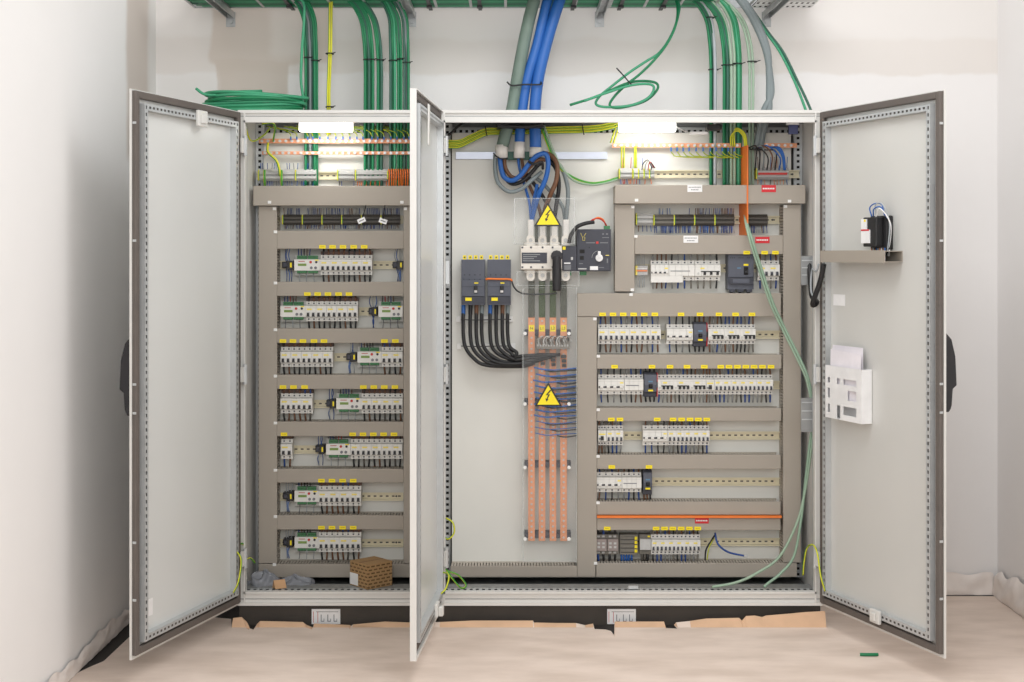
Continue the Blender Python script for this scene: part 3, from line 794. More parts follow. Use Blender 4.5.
        for z in (-.03, -.012, .006, .024): m.box(-hw+.004, hw-.016, -.064, -.06, z, z+.011, termg).box(-hw+.003, hw-.003, -.0605, -.06, z-.004, z-.001, black)
        m.build('housing', root)
        for z in (-.032, -.014, .004, .022): MB().box(hw-.013, hw-.002, -.066, -.060, z, z+.012, yellow).build('marker_tag', root)
        wires(root, [-hw+.008+i*.011 for i in range(5)], False, True, R, .004, pal=[bluec, blued, bluec, black], ln=.028)
    elif style == 'psu':
        root.name = 'power_supply'
        m = MB(); m.box(-hw, hw, -.055, -.012, -.042, .042, termg).box(-hw+.001, hw-.001, -.073, -.055, -.020, .026, terml); m.build('housing', root, .001)
        MB().box(hw-.014, hw-.003, -.0565, -.055, .031, .037, yellow).build('marker_tag', root)
        wires(root, [-.012, 0, .012], False, True, R, .006, pal=[black, termd], ln=.028)
    elif style == 'termsmall':
        root.name = 'terminal_block'
        m = MB()
        for k in range(6): m.box(-hw+k*w/6+.0004, -hw+(k+1)*w/6-.0002, -.05, -.012, -.020, .020, terml if k else yell2)
        m.box(-hw+.004, hw-.002, -.053, -.05, -.004, .001, orange).box(-hw+.004, hw-.002, -.053, -.05, .006, .009, paperw); m.build('housing', root)
        wires(root, [-hw+.01+i*.009 for i in range(4)], True, True, R, .0016, h=.022, ln=.05, pal=[greycl, terml])
    return root
CACHE = {}
def place(style, a, b, yc, label, cat, group, seed):
    w = (b-a)*(D0+YF)/F
    key = (style, round(w, 3), seed)
    if key in CACHE: o = copy_tree(CACHE[key])
    else: o = device(style, round(w, 4), seed); CACHE[key] = o
    o.location = (WX((a+b)/2, YF), YP, WZ(yc, YF))
    tag(o, label, cat, group)
    return o
def row(cabname, rowname, yc, items):
    """items: list of (style, a, b, count)"""
    flat = []
    for st, a, b, n in items:
        for k in range(n): flat.append((st, a+(b-a)*k/n, a+(b-a)*(k+1)/n))
    kinds = {'mcb':('slim white two-pole breaker','circuit breaker'), 'mcbL':('white two-pole breaker','circuit breaker'), 'sw4':('white four-pole switch','circuit breaker'),
      'rcd':('white residual breaker with one black lever','circuit breaker'), 'rcbo4':('white four-module breaker with black levers','circuit breaker'),
      'blank':('plain white four-module block without levers','circuit breaker'), 'mini':('small dark grey breaker','circuit breaker'), 'mccb':('big dark grey moulded breaker','circuit breaker'),
      'ctl':('white controller with green plugs','controller'), 'relay':('black relay socket','relay'), 'contactor':('brown-grey contactor','contactor'),
      'relaybank':('terminal block with four yellow tags','terminal block'), 'psu':('light grey supply module','power supply'), 'termsmall':('little cream and orange terminal block','terminal block')}
    cnt = {}
    tot = {}
    for st, a, b in flat: tot[st] = tot.get(st, 0)+1
    for st, a, b in flat:
        k = cnt.get(st, 0); cnt[st] = k+1
        base, cat = kinds[st]
        pos = '' if tot[st] == 1 else ', %s from left' % ORD[k]
        place(st, a, b, yc, '%s%s, %s row of %s cabinet' % (base, pos, rowname, cabname), cat, '%s in rows of %s cabinet' % (cat+'s', cabname), (k*7) % 3)
rowsL = [
 [('relay',281,293,1),('ctl',293.7,319.7,1),('mcbL',319.9,371.9,5),('relay',392,403,1)],
 [('ctl',279.8,305.2,1),('mcbL',305.3,357.6,5),('relay',368,376.8,1),('ctl',378,402.6,1)],
 [('mcbL',280.2,332.6,5),('relay',345.5,356,1),('ctl',357,381,1),('mcbL',381.2,402.6,2)],
 [('mcbL',280.2,312.2,3),('relay',325.5,335,1),('ctl',335.8,360.8,1),('mcbL',361,402.6,4)],
 [('mcbL',280.4,292,1),('relay',314.5,324,1),('ctl',325.6,350,1),('mcbL',350.3,402.4,5)],
 [('relay',282,292.6,1),('ctl',294,318,1),('mcbL',318.2,360.8,4)],
 [('relay',282,292.6,1),('ctl',294,318,1),('mcbL',318.2,360.8,4)]]
for i, it in enumerate(rowsL): row('left', ORD[i], LR[i], it)
rowsR = [
 [('termsmall',636,648.4,1),('sw4',651,669,1),('blank',669.2,695,1),('rcbo4',695.2,720.8,1),('mccb',728,754,1),('mcb',758.4,780,2)],
 [('mcb',598.2,661,6),('sw4',667,693.2,1),('mini',693.6,706.8,1),('rcbo4',708.4,756,3)],
 [('sw4',598.2,624.4,1),('blank',624.6,643.6,1),('mini',644,657,1),('rcbo4',657.8,706.2,3),('rcd',706.4,714.4,1),('mcb',714.6,773.4,7)],
 [('rcd',598.2,606.4,1),('mcb',606.6,623.4,2),('sw4',643,667.8,1),('mcb',668,709.8,5)],
 [('sw4',596.8,622,1),('blank',622.2,641.6,1),('mini',643,652.4,1)],
 [('contactor',595.6,618.8,2),('relaybank',620,638,1),('psu',639.8,651.4,1),('mcb',651.6,700.6,6)]]
rowyc = [270.5, 334.5, 385, 436, 483, 545.5]
for i, it in enumerate(rowsR): row('right', ORD[i], rowyc[i], it)
# white cover strip under left half of the top row
m = MB().box(WX(651,YF), WX(683,YF), YP-.073, YP-.056, WZ(282.5,YF), WZ(276,YF), mcbw); tag(m.build('terminal_cover'), 'white terminal cover strip under the top row switch of right cabinet', 'terminal cover')

# ------------------------------------------------------------------ terminal strips
def term_strip(px0, px1, py, h, m0, label, n, wup=None, wdn=None, wpal=None, earth=True, yf=None, lnu=.05, lnd=.05, grp='terminal strips'):
    yf = yf if yf is not None else YP-.055
    x0, x1 = WX(px0, yf), WX(px1, yf); L = x1-x0; z = WZ(py, yf)
    r = empty('terminal_strip', ((x0+x1)/2, YP, z)); tag(r, label, 'terminal strip', grp)
    m = MB(); p = L/n; q = yf-YP; H = h*(D0+yf)/F
    for k in range(n):
        a = -L/2+k*p
        m.prismx(a+.0003, a+p-.0003, [(-.012,-H*.42),(-.012,H*.42),(q*.75,H*.5),(q,H*.22),(q,H*.06),(q*.8,H*.02),(q*.8,-H*.05),(q,-H*.1),(q,-H*.28),(q*.75,-H*.5)][::-1], m0)
    m.build('terminal_body', r)
    if earth:
        e = MB(); e.box(-L/2-.004, -L/2+.0, q-.001, -.012, -H*.45, H*.45, ygy); e.box(-L/2+.0, -L/2+.002, q-.002, q, -H*.3, H*.3, ygg); e.build('earth_terminal', r)
    R = random.Random(int(px0)); pal = wpal or [blued, brownc, steeld, black, bluec]
    for k in range(n):
        x = -L/2+(k+.5)*p
        if wup: 
            if R.random() < wup: MB().tube([(x,q*.7,H*.42),(x+R.uniform(-.003,.003),q*.8,H*.42+lnu)], .0015, R.choice(pal), sides=5, raw=True).build('wire', r)
        if wdn:
            if R.random() < wdn: MB().tube([(x,q*.7,-H*.42),(x+R.uniform(-.003,.003),q*.8,-H*.42-lnd)], .0017, R.choice(pal), sides=5, raw=True).build('wire', r)
    return r
for k in range(6):
    a = 283+k*19.7
    term_strip(a, a+18.2, 219.6, 10.5, termd, 'dark terminal strip, %s from left below the top duct of left cabinet' % ORD[k], 12, .9, .95, [blued, blued, greycl, steeld, brownc], lnu=.03, lnd=.02)
term_strip(259, 294.5, 175, 12, terml, 'light terminal strip at far left, top of left cabinet', 16, .5, .9, [blued, bluec, textg], lnu=.03, lnd=.03)
term_strip(296, 316, 175, 12, terml, 'light terminal strip, second from left at top of left cabinet', 10, .3, .6, [blued, bluec], lnu=.03, lnd=.03)
term_strip(338, 354.5, 175, 12, terml, 'light terminal strip just right of gap at top of left cabinet', 8, None, .2)
term_strip(356, 387, 175, 12, terml, 'light terminal strip beside orange wires at top of left cabinet', 14, None, .95, [orange], lnd=.03)
term_strip(388, 430, 175, 9, termg, 'grey terminal strip behind the dense orange wires', 18, None, None)
r0 = rail(256, 432, 175.5, 'mounting rail behind top terminal strips of left cabinet')
r0 = rail(279, 403, 219.6, 'mounting rail behind the dark terminal strips of left cabinet')
for k in range(17):
    a = 388.5+k*2.3
    m = MB(); m.tube([P(a,170,YP-.05), P(a+.5,169.5,YP-.07), P(a+1.0,174,YP-.078), P(a+.8+random.uniform(-1,1),186.5,YP-.06)], .0028, orange, sides=6)
    tag(m.build('orange_wire'), 'thin orange wire looping into duct at top right of left cabinet', 'wire', 'orange wires at top of left cabinet')
rail(618, 800, 174, 'cream mounting rail at the top of right cabinet')
term_strip(620, 632, 173.5, 11, terml, 'light terminal strip at far left, top of right cabinet', 6, .2, .9, [redc, orange, bluec], lnd=.025)
for k in range(4):
    term_strip(633.5+k*5.5, 638+k*5.5, 173.5, 11, terml, 'tiny light terminal strip, %s after the first one, top of right cabinet' % ORD[k], 2, .3, .8, [redc, orange, bluec], lnd=.025)
term_strip(757, 789, 173.5, 12, terml, 'light terminal strip with red jumpers, top right of right cabinet', 10, .6, .8, [black, brownc, bluec, copper], lnu=.05, lnd=.025)
m = MB().box(WX(758.5,.27), WX(787.5,.27), .274, .279, WZ(174.8,.275), WZ(172.6,.275), redc); tag(m.build('jumper_bar'), 'red jumper bar on the terminal strip at top right', 'jumper bar')
term_strip(637, 653, 219, 13, terml, 'light grey terminal strip with four black screws, right cabinet', 4, None, .9, lnd=.03)
for k in range(4):
    term_strip(654.5+k*20.3, 673.8+k*20.3, 220, 11.5, termd if k else termg, 'dark terminal strip, %s from left under top duct of right cabinet' % ORD[k], 15, .9 if k > 1 else .15, .95, [blued, blued, greycl, bluec, brownc], lnu=.03, lnd=.035)
term_strip(748, 768, 220, 11.5, termd, 'dark terminal strip right of the orange barrier', 12, None, .95, [blued, blued, greycl, brownc], lnd=.035)
rail(636, 780, 219.8, 'mounting rail behind the dark terminal strips of right cabinet')

# ------------------------------------------------------------------ copper busbars (horizontal)
def hbar(px0, px1, py, hpx, Y, label, pitch, big=False):
    x0, x1 = WX(px0,Y), WX(px1,Y); z = WZ(py,Y); h = hpx*(D0+Y)/F
    r = MB().box(0, x1-x0, 0, .005, -h/2, h/2, copper).build('copper_busbar', loc=(x0, Y, z)); tag(r, label, 'busbar', 'horizontal copper earth bars')
    n = int((px1-px0)/pitch)
    s0 = None
    for k in range(n):
        if s0 is None: s0 = MB().cyl((0,-.006,0), .0062, .006, steel, n=8).build('screw', r)
        else:
            c = s0.copy(); COL.objects.link(c); c.parent = r; s0 = c
        s0.location = ((k+.5)*pitch*(D0+Y)/F, 0, 0)
    for xx in (.012, x1-x0-.012): MB().box(xx-.005, xx+.005, .005, YP-Y, -.006, .006, steeld).build('standoff', r)
    return r
hbar(259, 434, 141, 4.6, .285, 'upper copper earth bar with silver screws in left cabinet', 6.0)
hbar(262, 434, 153, 3.2, .285, 'lower thinner copper earth bar in left cabinet', 6.0)
hbar(612, 741, 145.4, 4.4, .285, 'long copper earth bar at top of right cabinet', 6.1)
hbar(763.5, 797, 145.4, 4.4, .285, 'short copper earth bar at top right of right cabinet', 6.1)
# insulated ferrules with earth wires running up
def wire(name, pts, r, m, label, cat, group=None, m2=None, sides=8, n=6):
    mb = MB(); mb.tube(pts, r, m, m2, sides, n); return tag(mb.build(name), label, cat, group)
k = 0
for px in [291,297,308,313,320,328,336,343,350,357,363,372,378,384,391,397,404,409,415,422]:
    m = MB(); q = random.uniform(-2,2)
    m.tube([P(px,139.5,.275), P(px,136,.27), P(px-2,132.5,.28), P(px-8+q,130,.30), P(px-16+q,128.5,.32), P(px-24,126+q*.3,.335)], .0024, ygy, ygg, 6)
    m.box(WX(px,.275)-.003, WX(px,.275)+.003, .268, .276, WZ(139.8,.275), WZ(136.3,.275), bluec)
    k += 1
    tag(m.build('earth_wire'), 'thin yellow-green earth wire with blue ferrule on upper earth bar, left cabinet', 'wire', 'earth wires on upper earth bar of left cabinet')
for px in [671,677,683,689,696,703,710,716,722,728,734]:
    m = MB(); m.tube([P(px,145.8,.275), P(px,150,.27), P(px+2,154,.275), P(px+10,157+random.uniform(-.6,.8),.285), P(735,158+random.uniform(-1,1),.30)], .0022, ygy, ygg, 6)
    m.box(WX(px,.275)-.003, WX(px,.275)+.003, .268, .276, WZ(151.5,.275), WZ(147.5,.275), bluec)
    tag(m.build('earth_wire'), 'thin yellow-green earth wire hanging from long earth bar, right cabinet', 'wire', 'earth wires below the long earth bar')
for px in (621.5, 624, 634.5, 636):
    wire('earth_wire', [P(px,146,.28),P(px,155,.29),P(px,168,.30)], .0035, ygy, 'yellow-green earth wire dropping to terminals at top left of right cabinet', 'wire', 'earth wires above left terminals', ygg)
wire('earth_wire', [P(262,124,.08),P(272,123,.10),P(275,128,.16),P(273,141,.275)], .0042, ygy, 'yellow-green wire rising from upper earth bar at far left', 'wire', None, ygg)
wire('earth_wire', [P(246,128,.06),P(249,138,.08),P(254,141,.12),P(264,135,.2),P(270,128,.28)], .0035, ygy, 'yellow-green wire looping from left cabinet frame', 'wire', None, ygg)
wire('earth_wire', [P(268,143,.275),P(268,152,.26),P(276,160,.26),P(279,168,.27),P(280,176,.28)], .0055, ygy, 'thicker yellow earth wire curving down to light terminal strip', 'wire', None, ygg)
for px in (264.5, 281.5): wire('earth_wire', [P(px,170,.276),P(px,180,.272),P(px+.5,187,.29)], .005, ygg, 'yellow-green wire crossing in front of light terminal strip', 'wire', 'earth wires in front of light terminal strip', ygy)

# ------------------------------------------------------------------ LED lamps
def led(px0, px1, label):
    x0, x1 = WX(px0,.12), WX(px1,.12); L = x1-x0; z = WZ(127,.12)
    r = empty('led_lamp', ((x0+x1)/2, .12, z)); tag(r, label, 'lamp', 'lamps under cabinet roofs')
    MB().box(-L/2-.01, L/2+.05, -.005, .04, .024, .032, paperw).build('housing', r)
    MB().box(-L/2, L/2, -.006, .045, -.018, .0235, leddif).build('diffuser', r, .004)
    A = bpy.data.lights.new('lamp_glow','AREA'); A.shape='RECTANGLE'; A.size=L; A.size_y=.04; A.energy=.75; A.color=(1,.98,.95)
    a = bpy.data.objects.new('lamp_glow', A); COL.objects.link(a); a.location=((x0+x1)/2,.15,z-.026); a.rotation_euler=(math.radians(38),0,0)
    return r
led(299, 352, 'bright white LED lamp under roof of left cabinet')
led(619, 676, 'bright white LED lamp under roof of right cabinet')

# ------------------------------------------------------------------ cable tray and brackets
TZ = 2.575
xt0, xt1 = WX(192, .4), WX(812, .4)
r = empty('cable_tray', ((xt0+xt1)/2, .27, TZ)); tag(r, 'galvanised cable tray running along the wall above the cabinets', 'cable tray')
L = xt1-xt0
for y in (-.20, .17): MB().box(-L/2, L/2, y, y+.003, 0, .06, galv).build('side_rail', r)
m = MB()
x = -L/2
while x < L/2: m.box(x, x+.012, -.197, .17, 0, .002, galv); x += .15
m.build('rung_row', r)
m = MB(); xs = WX(752,.4)-(xt0+xt1)/2
m.perf((xs, -.197, -.001), (1,0,0), (0,1,0), (0,0,-1), L/2-xs, .09, .022, .010, .03, paperw, depth=.004)
m.perf((xs, -.10, -.001), (1,0,0), (0,1,0), (0,0,-1), L/2-xs, .09, .022, .010, .03, paperw, depth=.004)
m.perf((xs, .0, -.001), (1,0,0), (0,1,0), (0,0,-1), L/2-xs, .09, .022, .010, .03, paperw, depth=.004)
m.perf((xs, .09, -.001), (1,0,0), (0,1,0), (0,0,-1), L/2-xs, .08, .022, .010, .03, paperw, depth=.004)
m.build('perforated_floor', r)
for i, (px, ln) in enumerate(((229,.46),(411,.46),(600,.46),(768,.46))):
    x = WX(px, .48)
    r = empty('tray_bracket', (x, YB, 2.535)); tag(r, ['galvanised tray bracket at far left above the left door','galvanised tray bracket above the middle door','galvanised tray bracket between blue cables and green loops','galvanised tray bracket at right end of the tray'][i], 'bracket', 'wall brackets under the cable tray')
    m = MB(); m.box(-.018, .018, -.46, -.005, .030, .034, galv).box(-.018, -.014, -.46, -.005, .008, .030, galv).box(.014, .018, -.46, -.005, .008, .030, galv)
    m.build('arm', r)
    m = MB(); m.box(-.020, .020, -.005, 0, -.03, .036, galv).cyl((0,-.014,-.008), .010, .009, galv); m.build('wall_plate', r)
for px in (291, 430, 480, 573, 620, 662):
    x = WX(px, .4); m = MB(); m.box(x-.008, x+.008, .10, .47, TZ-.006, TZ-.001, black).box(x-.012, x+.012, .34, .37, TZ-.015, TZ-.006, black)
    tag(m.build('tray_tie'), 'black strap fixing cables to the tray underside', 'strap', 'black straps along the tray')

# ------------------------------------------------------------------ green cables in tray and bundles
for k in range(12):
    y = .13+k*.0265
    x1_ = WX(700+k*1.5, .4)
    m = MB(); c = [green, greend, green, greenl][k % 4]
    m.tube([(xt0+.0+.02*(k%3), y, TZ+.014), (xt0*.4, y+.002, TZ+.014), (0, y-.002, TZ+.014), (x1_, y, TZ+.014)], .0125, c, sides=8, n=8)
    tag(m.build('green_cable'), 'green cable lying lengthways in the cable tray', 'cable', 'green cables lying in the tray')
def drop(px_bot, px_top, Yb, c, r_, label, group, end_py=186, toward=-1, mids=None, m2=None, px_end=None, tr=24):
    """a cable that leaves the tray sideways, bends down and enters the cabinet roof"""
    pe = px_end or px_bot
    pts = [P(px_top+toward*tr*2, -8, .30), P(px_top+toward*tr, -5, .30), P(px_top+toward*6, 1, .30), P(px_top+(px_bot-px_top)*.5, 18, .30), P(px_top+(px_bot-px_top)*.85, 38, .305), P(px_bot, 64, Yb), P(px_bot, 108, Yb), P(pe, 130, Yb), P(pe, end_py*.5+65, Yb), P(pe, end_py, Yb)]
    return wire('green_cable', pts, r_, c, label, 'cable', group, m2)
R = random.Random(2)
def bundle(px0, px1, n, ptop, label, group, cols, r_=.0062, toward=-1, rows=2, tr=24, end=186):
    for k in range(n):
        f = (k+.5)/n
        drop(px0+(px1-px0)*f, ptop+(px1-px0)*f*1.1, .30+.014*(k % rows), cols[k % len(cols)], r_, label % ORD[k], group, toward=toward, tr=tr, end_py=end)
bundle(304.5, 318, 6, 299, 'green cable, %s from left in the leftmost bundle entering left cabinet', 'green cables of leftmost bundle', [green, greend, greyc, greend, green, green])
bundle(364, 374, 5, 353, 'green cable, %s from left in bundle right of yellow wires', 'green cables right of yellow wires', [green, green, greend, green, green])
bundle(377, 382.5, 3, 364, 'green cable, %s from left in small bundle above left cabinet', 'small green bundle', [green, green, greend])
bundle(389.5, 396, 3, 386, 'green cable, %s of three, third bundle from the right above left cabinet', 'third last green bundle', [greend, green, greenl], tr=14)
bundle(397.6, 402, 3, 392, 'green cable, %s of three, second bundle from right above left cabinet', 'second last green bundle', [green, greend, green], tr=14)
bundle(403.5, 409.5, 3, 399, 'green cable, %s of three, rightmost bundle above left cabinet', 'rightmost green bundle of left cabinet', [greend, greyc, green], tr=14)
bundle(723, 732, 5, 708, 'green cable, %s in thick bundle entering right cabinet', 'thick green bundle of right cabinet', [green, green, greend, green, greenp])
bundle(733.5, 741.5, 4, 722, 'green cable, %s in bundle left of pale cables, right cabinet', 'green bundle of right cabinet', [greenp, green, greenl, green])
bundle(709.5, 716.5, 3, 698, 'green cable, %s in leftmost bundle over right cabinet', 'leftmost green bundle of right cabinet', [green, greend, green])
drop(715, 706, .32-.03, greycl, .007, 'light grey cable beside leftmost green bundle of right cabinet', None)
for k in range(2):
    drop(749.5+k*3.4, 728+k*3, .30, greenp, .0058, 'pale green cable, %s of a pair left of thick grey cable' % ORD[k], 'pale green pair')
for k in range(2):
    wire('yellow_wire', [P(330+k*2.2,-8,.31), P(329.5+k*2.2,10,.31), P(329+k*2.2,50,.31), P(327.6+k*2,90,.31), P(327.6+k*2.2,108,.31), P(327.5+k*2.2,135,.31)], .0046, ygy, 'yellow-green earth cable, %s of pair above left cabinet' % ('left' if k == 0 else 'right'), 'cable', 'yellow earth pair above left cabinet', ygg if k == 0 else None)
# thick grey cable on right
for k in range(2):
    wire('grey_cable', [P(715+k*3,-30,.30),P(735+k*3,-6,.29),P(752+k*3,18,.28),P(765+k*2,48,.28),P(770-k*1,75,.28),P(768-k*2+3,95,.28),P(764+k*5,110,.28),P(760+k*4,128,.28),P(756+k*4,150,.29)], .014, greyc, ['left','right'][k]+' thick grey cable of the pair entering right cabinet', 'cable', 'thick grey pair')
for k in range(2):
    wire('green_cable', [P(745+k*2,2,.33),P(766+k*2,32,.32),P(780+k*3,52,.31),P(794+k*3,80,.30),P(805+k*5,108,.29),P(808+k*5,120,.28)], .0058, [greenl,greend][k], 'slanting green cable, %s of the pair right of grey cable' % ['lower','upper'][k], 'cable', 'slanting green pair')
# ties round bundles
for (a, b, y) in ((304,311,57.5),(311,319,60.5),(326,333,53.5),(326,333,106.8),(363.5,374.5,59.5),(376.5,383.5,60),(389,396.5,60.5),(397,402.5,59),(403,410,62.5),(709,718,69.5),(722,733,65),(733,742,63.5),(748,757,61.5),(706,714,17.5)):
    m = MB(); x0, x1 = WX(a,.3), WX(b,.3); z = WZ(y,.3)
    pts = [((x0+x1)/2+(x1-x0)/2*1.05*math.cos(t), .307+.019*math.sin(t), z) for t in [2*math.pi*i/14 for i in range(15)]]
    m.tube(pts, .0028, blackc, sides=6, raw=True); m.tube([(x1,.29,z),(x1+.012,.285,z+.003)], .002, blackc, sides=5, raw=True)
    side = 'left' if a < 420 else 'right'
    tag(m.build('cable_tie'), 'black cable tie round a cable bundle above the %s cabinet' % side, 'cable tie', 'cable ties above %s cabinet' % side)
# coil on left roof
for k in range(7):
    pts = []; cx, cy = WX(252,.22)+.003*k, .23
    for i in range(25):
        t = math.pi*(.0+2*i/24)
        pts.append((cx+(.215-.010*(k%3))*math.cos(t)*1.0, cy+(.13-.006*(k%4))*math.sin(t), 2.098+.0115*k+.004*math.sin(t*2+k)+.006*math.cos(t)*(3-k)*.4))
    wire('green_cable', pts, .0068, [greenl, green, greenl][k%3], 'light green loop, %s from bottom, coiled on roof of left cabinet' % ORD[k], 'cable', 'coil on the left cabinet roof', n=2)
wire('green_cable', [P(290,-6,.2),P(303,2,.2),P(304,20,.2),P(302,50,.2),P(301,80,.2),P(303,98,.2),P(300,104,.22)], .0062, greenl, 'light green cable hanging down into the coil on left roof', 'cable')
wire('green_cable', [P(196,88.5,.12),P(204,94,.12),P(216,95,.15),P(235,92,.2),P(262,91,.25)], .0062, greenl, 'loose green cable end pointing left from the coil', 'cable')
# loose loops on the right roof
G = lambda *a: [P(x,y,yy) for x,y,yy in a]
wire('green_cable', G((660,-8,.3),(674,-2,.28),(677.5,8,.26),(676,24,.24),(668,42,.22),(656,58,.2),(640,74,.2),(626,85,.2),(614,97,.2),(610,106,.2),(622,107.5,.2),(645,101,.22),(657,90,.23),(656,83,.23),(642,81,.22),(625,84,.2),(598,96,.17),(570,105,.14)), .0055, green, 'green cable hanging in loops, darker one, with end pointing left', 'cable')
wire('green_cable', G((665,-8,.33),(678,2,.29),(678.5,14,.27),(672,34,.25),(660,52,.23),(645,62,.22),(630,72,.21),(612,86,.2),(600,96,.2),(596,104,.2),(606,107,.2),(630,105.5,.2),(648,98,.2),(654,88,.2),(648,84,.2),(630,85.5,.19),(606,93,.17),(584,101,.15)), .0055, greenl, 'lighter green cable hanging in loops above right cabinet', 'cable')
wire('cable_tie', G((616.5,68,.17),(623,75,.18),(629,82,.185),(632,85,.19)), .0028, blackc, 'black tie with long tail on the hanging green loops', 'cable tie')

# ------------------------------------------------------------------ main supply cables
m = MB(); x0, x1 = WX(497,.24), WX(544,.24)
m.box(x0, x1, .16, .36, Z1-.055, Z1-.006, black); m.tube([P(498,124,.16),P(510,126,.15),P(530,126.5,.15),P(543,124,.16)], .008, black)
tag(m.build('cable_gland'), 'black brush gland under roof where the main cables enter', 'cable gland')
wire('grey_supply_cable', G((541,-20,.28),(532,8,.27),(525,38,.26),(518,75,.25),(512.5,108,.24),(508,125,.24),(502.5,146,.24)), .0262, ggc, 'thick grey-green main cable left of the blue ones', 'cable', None, None, 14)
wire('blue_supply_cable', G((553,-20,.28),(545.5,8,.27),(537,45,.26),(527,80,.25),(522.5,108,.24),(520.5,125,.24),(519.5,144,.24)), .0215, bluec, 'thick blue main cable in the middle of three', 'cable', 'blue main cables', None, 14)
wire('blue_supply_cable', G((567,-20,.28),(557,8,.27),(546,45,.26),(538,80,.25),(535,108,.24),(535,125,.24),(535.5,149,.24)), .0245, bluec, 'thick blue main cable on the right of three', 'cable', 'blue main cables', None, 14)
wire('cable_tie', G((507,82,.215),(512,85.5,.205),(524,84.5,.205),(540,84.5,.21),(541,82,.23)), .0035, blackc, 'black tie strapping the three thick main cables', 'cable tie')
for (a, b, y0, y1, l) in ((495.5,508,145,158,'left'),(514,525,142,158,'middle'),(529.5,542,147.5,157,'right')):
    m = MB(); c = (a+b)/2; m.tube([P(c,y0,.24),P(c-.3,y1,.24)], (b-a)/2*5.94/F, sleeve, sides=14, raw=True); tag(m.build('shrink_sleeve'), 'white shrink sleeve on the %s main cable end' % l, 'cable sleeve')
Z = lambda *a: [P(480+x/5.25, 110+y/5.25, yy) for x,y,yy in a]
def core(pts, r_, m, label, sides=10): wire('core_cable', Z(*pts), r_, m, label, 'cable', 'insulated cores of the main cables', sides=sides)
core([(105,240,.24),(108,290,.24),(125,350,.23),(170,370,.22),(215,340,.21),(255,285,.20),(300,240,.19),(345,232,.19),(358,285,.19),(345,360,.20),(310,440,.22),(285,520,.26),(270,585,.28)], .0105, bluec, 'thick glossy blue core looping over to the switch')
core([(128,240,.25),(132,300,.25),(165,350,.25),(215,350,.24),(262,300,.23),(305,262,.23),(345,262,.23)], .0085, brownc, 'brown core looping beside the thick blue core')
core([(118,245,.26),(122,330,.26),(160,385,.25),(215,378,.24),(265,335,.24),(305,290,.24),(330,280,.25)], .0085, blackc, 'black core looping below the brown one')
core([(80,235,.25),(80,310,.25),(95,380,.24),(150,428,.23),(215,415,.23),(275,365,.23),(325,325,.24)], .009, greyc, 'grey core making the lowest and widest loop')
core([(200,245,.27),(208,310,.27),(232,390,.27),(258,480,.28),(268,580,.28)], .006, bluec, 'thin blue core from the middle main cable')
core([(218,245,.27),(232,330,.28),(265,410,.28),(305,500,.29),(325,580,.29)], .007, brownc, 'brown core from the middle main cable')
core([(300,390,.25),(290,440,.26),(278,500,.27),(272,580,.275)], .007, bluec, 'short blue core joining at the first terminal')
core([(330,225,.24),(375,240,.23),(405,290,.22),(400,370,.22),(372,440,.23),(345,510,.26),(328,585,.28)], .010, brownc, 'thick brown core curving down from the right main cable')
core([(350,250,.26),(400,310,.25),(414,400,.25),(402,490,.26),(388,585,.28)], .009, blackc, 'thick black core from the right main cable')
core([(360,240,.27),(425,300,.26),(455,380,.26),(462,460,.26),(450,585,.28)], .009, greyc, 'grey core at far right reaching last terminal')
core([(285,350,.27),(330,385,.27),(380,440,.27),(430,500,.28),(448,580,.29)], .008, greyc, 'grey core crossing behind the others')
core([(240,330,.28),(300,410,.28),(350,490,.29),(385,580,.29)], .008, blackc, 'black core crossing behind the brown core')
m = MB().tube(Z((255,270,.18),(285,285,.172),(325,275,.172),(330,310,.19)), .006, blackc); tag(m.build('cable_tie'), 'black tape where the main cores cross', 'cable tie')
m = MB().tube(G((493.5,153,.22),(496,156,.208),(502,159,.205),(508,158,.21)), .003, blackc); tag(m.build('cable_tie'), 'black tie round the left shrink sleeve', 'cable tie')
m = MB().box(WX(456,YP), WX(607,YP), YP-.02, YP-.0005, WZ(159,YP-.02), WZ(152,YP-.02), alum); tag(m.build('support_rail'), 'pale aluminium support rail across top of right cabinet plate', 'support rail')
m = MB().box(WX(506,.28), WX(533,.28), .285, .318, WZ(159.5,.28), WZ(151.5,.28), greend); tag(m.build('cable_clamp'), 'dark clamp holding the main cable sleeves on the rail', 'clamp')
# yellow-green bundle
for k in range(5):
    dy = (k-2)*1.7; yy = .27+.006*(k%2)
    wire('earth_cable', [P(440,143.5+dy,yy),P(458,144+dy,yy),P(470,139+dy,yy),P(486,132+dy*.9,yy),P(500,131.3+dy*.8,yy),P(550,130.2+dy*.8,yy),P(590,129+dy*.8,yy),P(612,125.5+dy*.8,yy),P(625,120+dy,yy)], .0042, ygy, 'yellow-green earth cable, %s from top in bundle across right cabinet' % ORD[k], 'cable', 'earth cable bundle across right cabinet', ygg)
for px in (612.5, 615.5): wire('earth_cable', [P(px+4,125,.27),P(px+1,134,.275),P(px-2,143,.28)], .004, ygy, 'yellow-green earth cable bending down to the long earth bar', 'cable', 'earth cables bending down', ygg)
for k in range(2):
    wire('earth_cable', G((540+k*3,124,.26),(546+k*3,140,.25),(552+k*3,155,.24),(560+k*2,168,.25),(574,178+k*2.4,.27),(590,183+k*1.4,.28),(604,182+k,.29),(618,178+k,.30)), .0058, [ygg, greenp][k], 'green-yellow earth cable curving right, %s of two' % ['upper','lower'][k], 'cable', 'curving earth pair', [ygy, None][k])
wire('black_cable', G((440,142,.2),(450,134,.21),(461,124,.24),(472,120,.3)), .0055, blackc, 'black cable crossing upper left corner of right cabinet', 'cable')
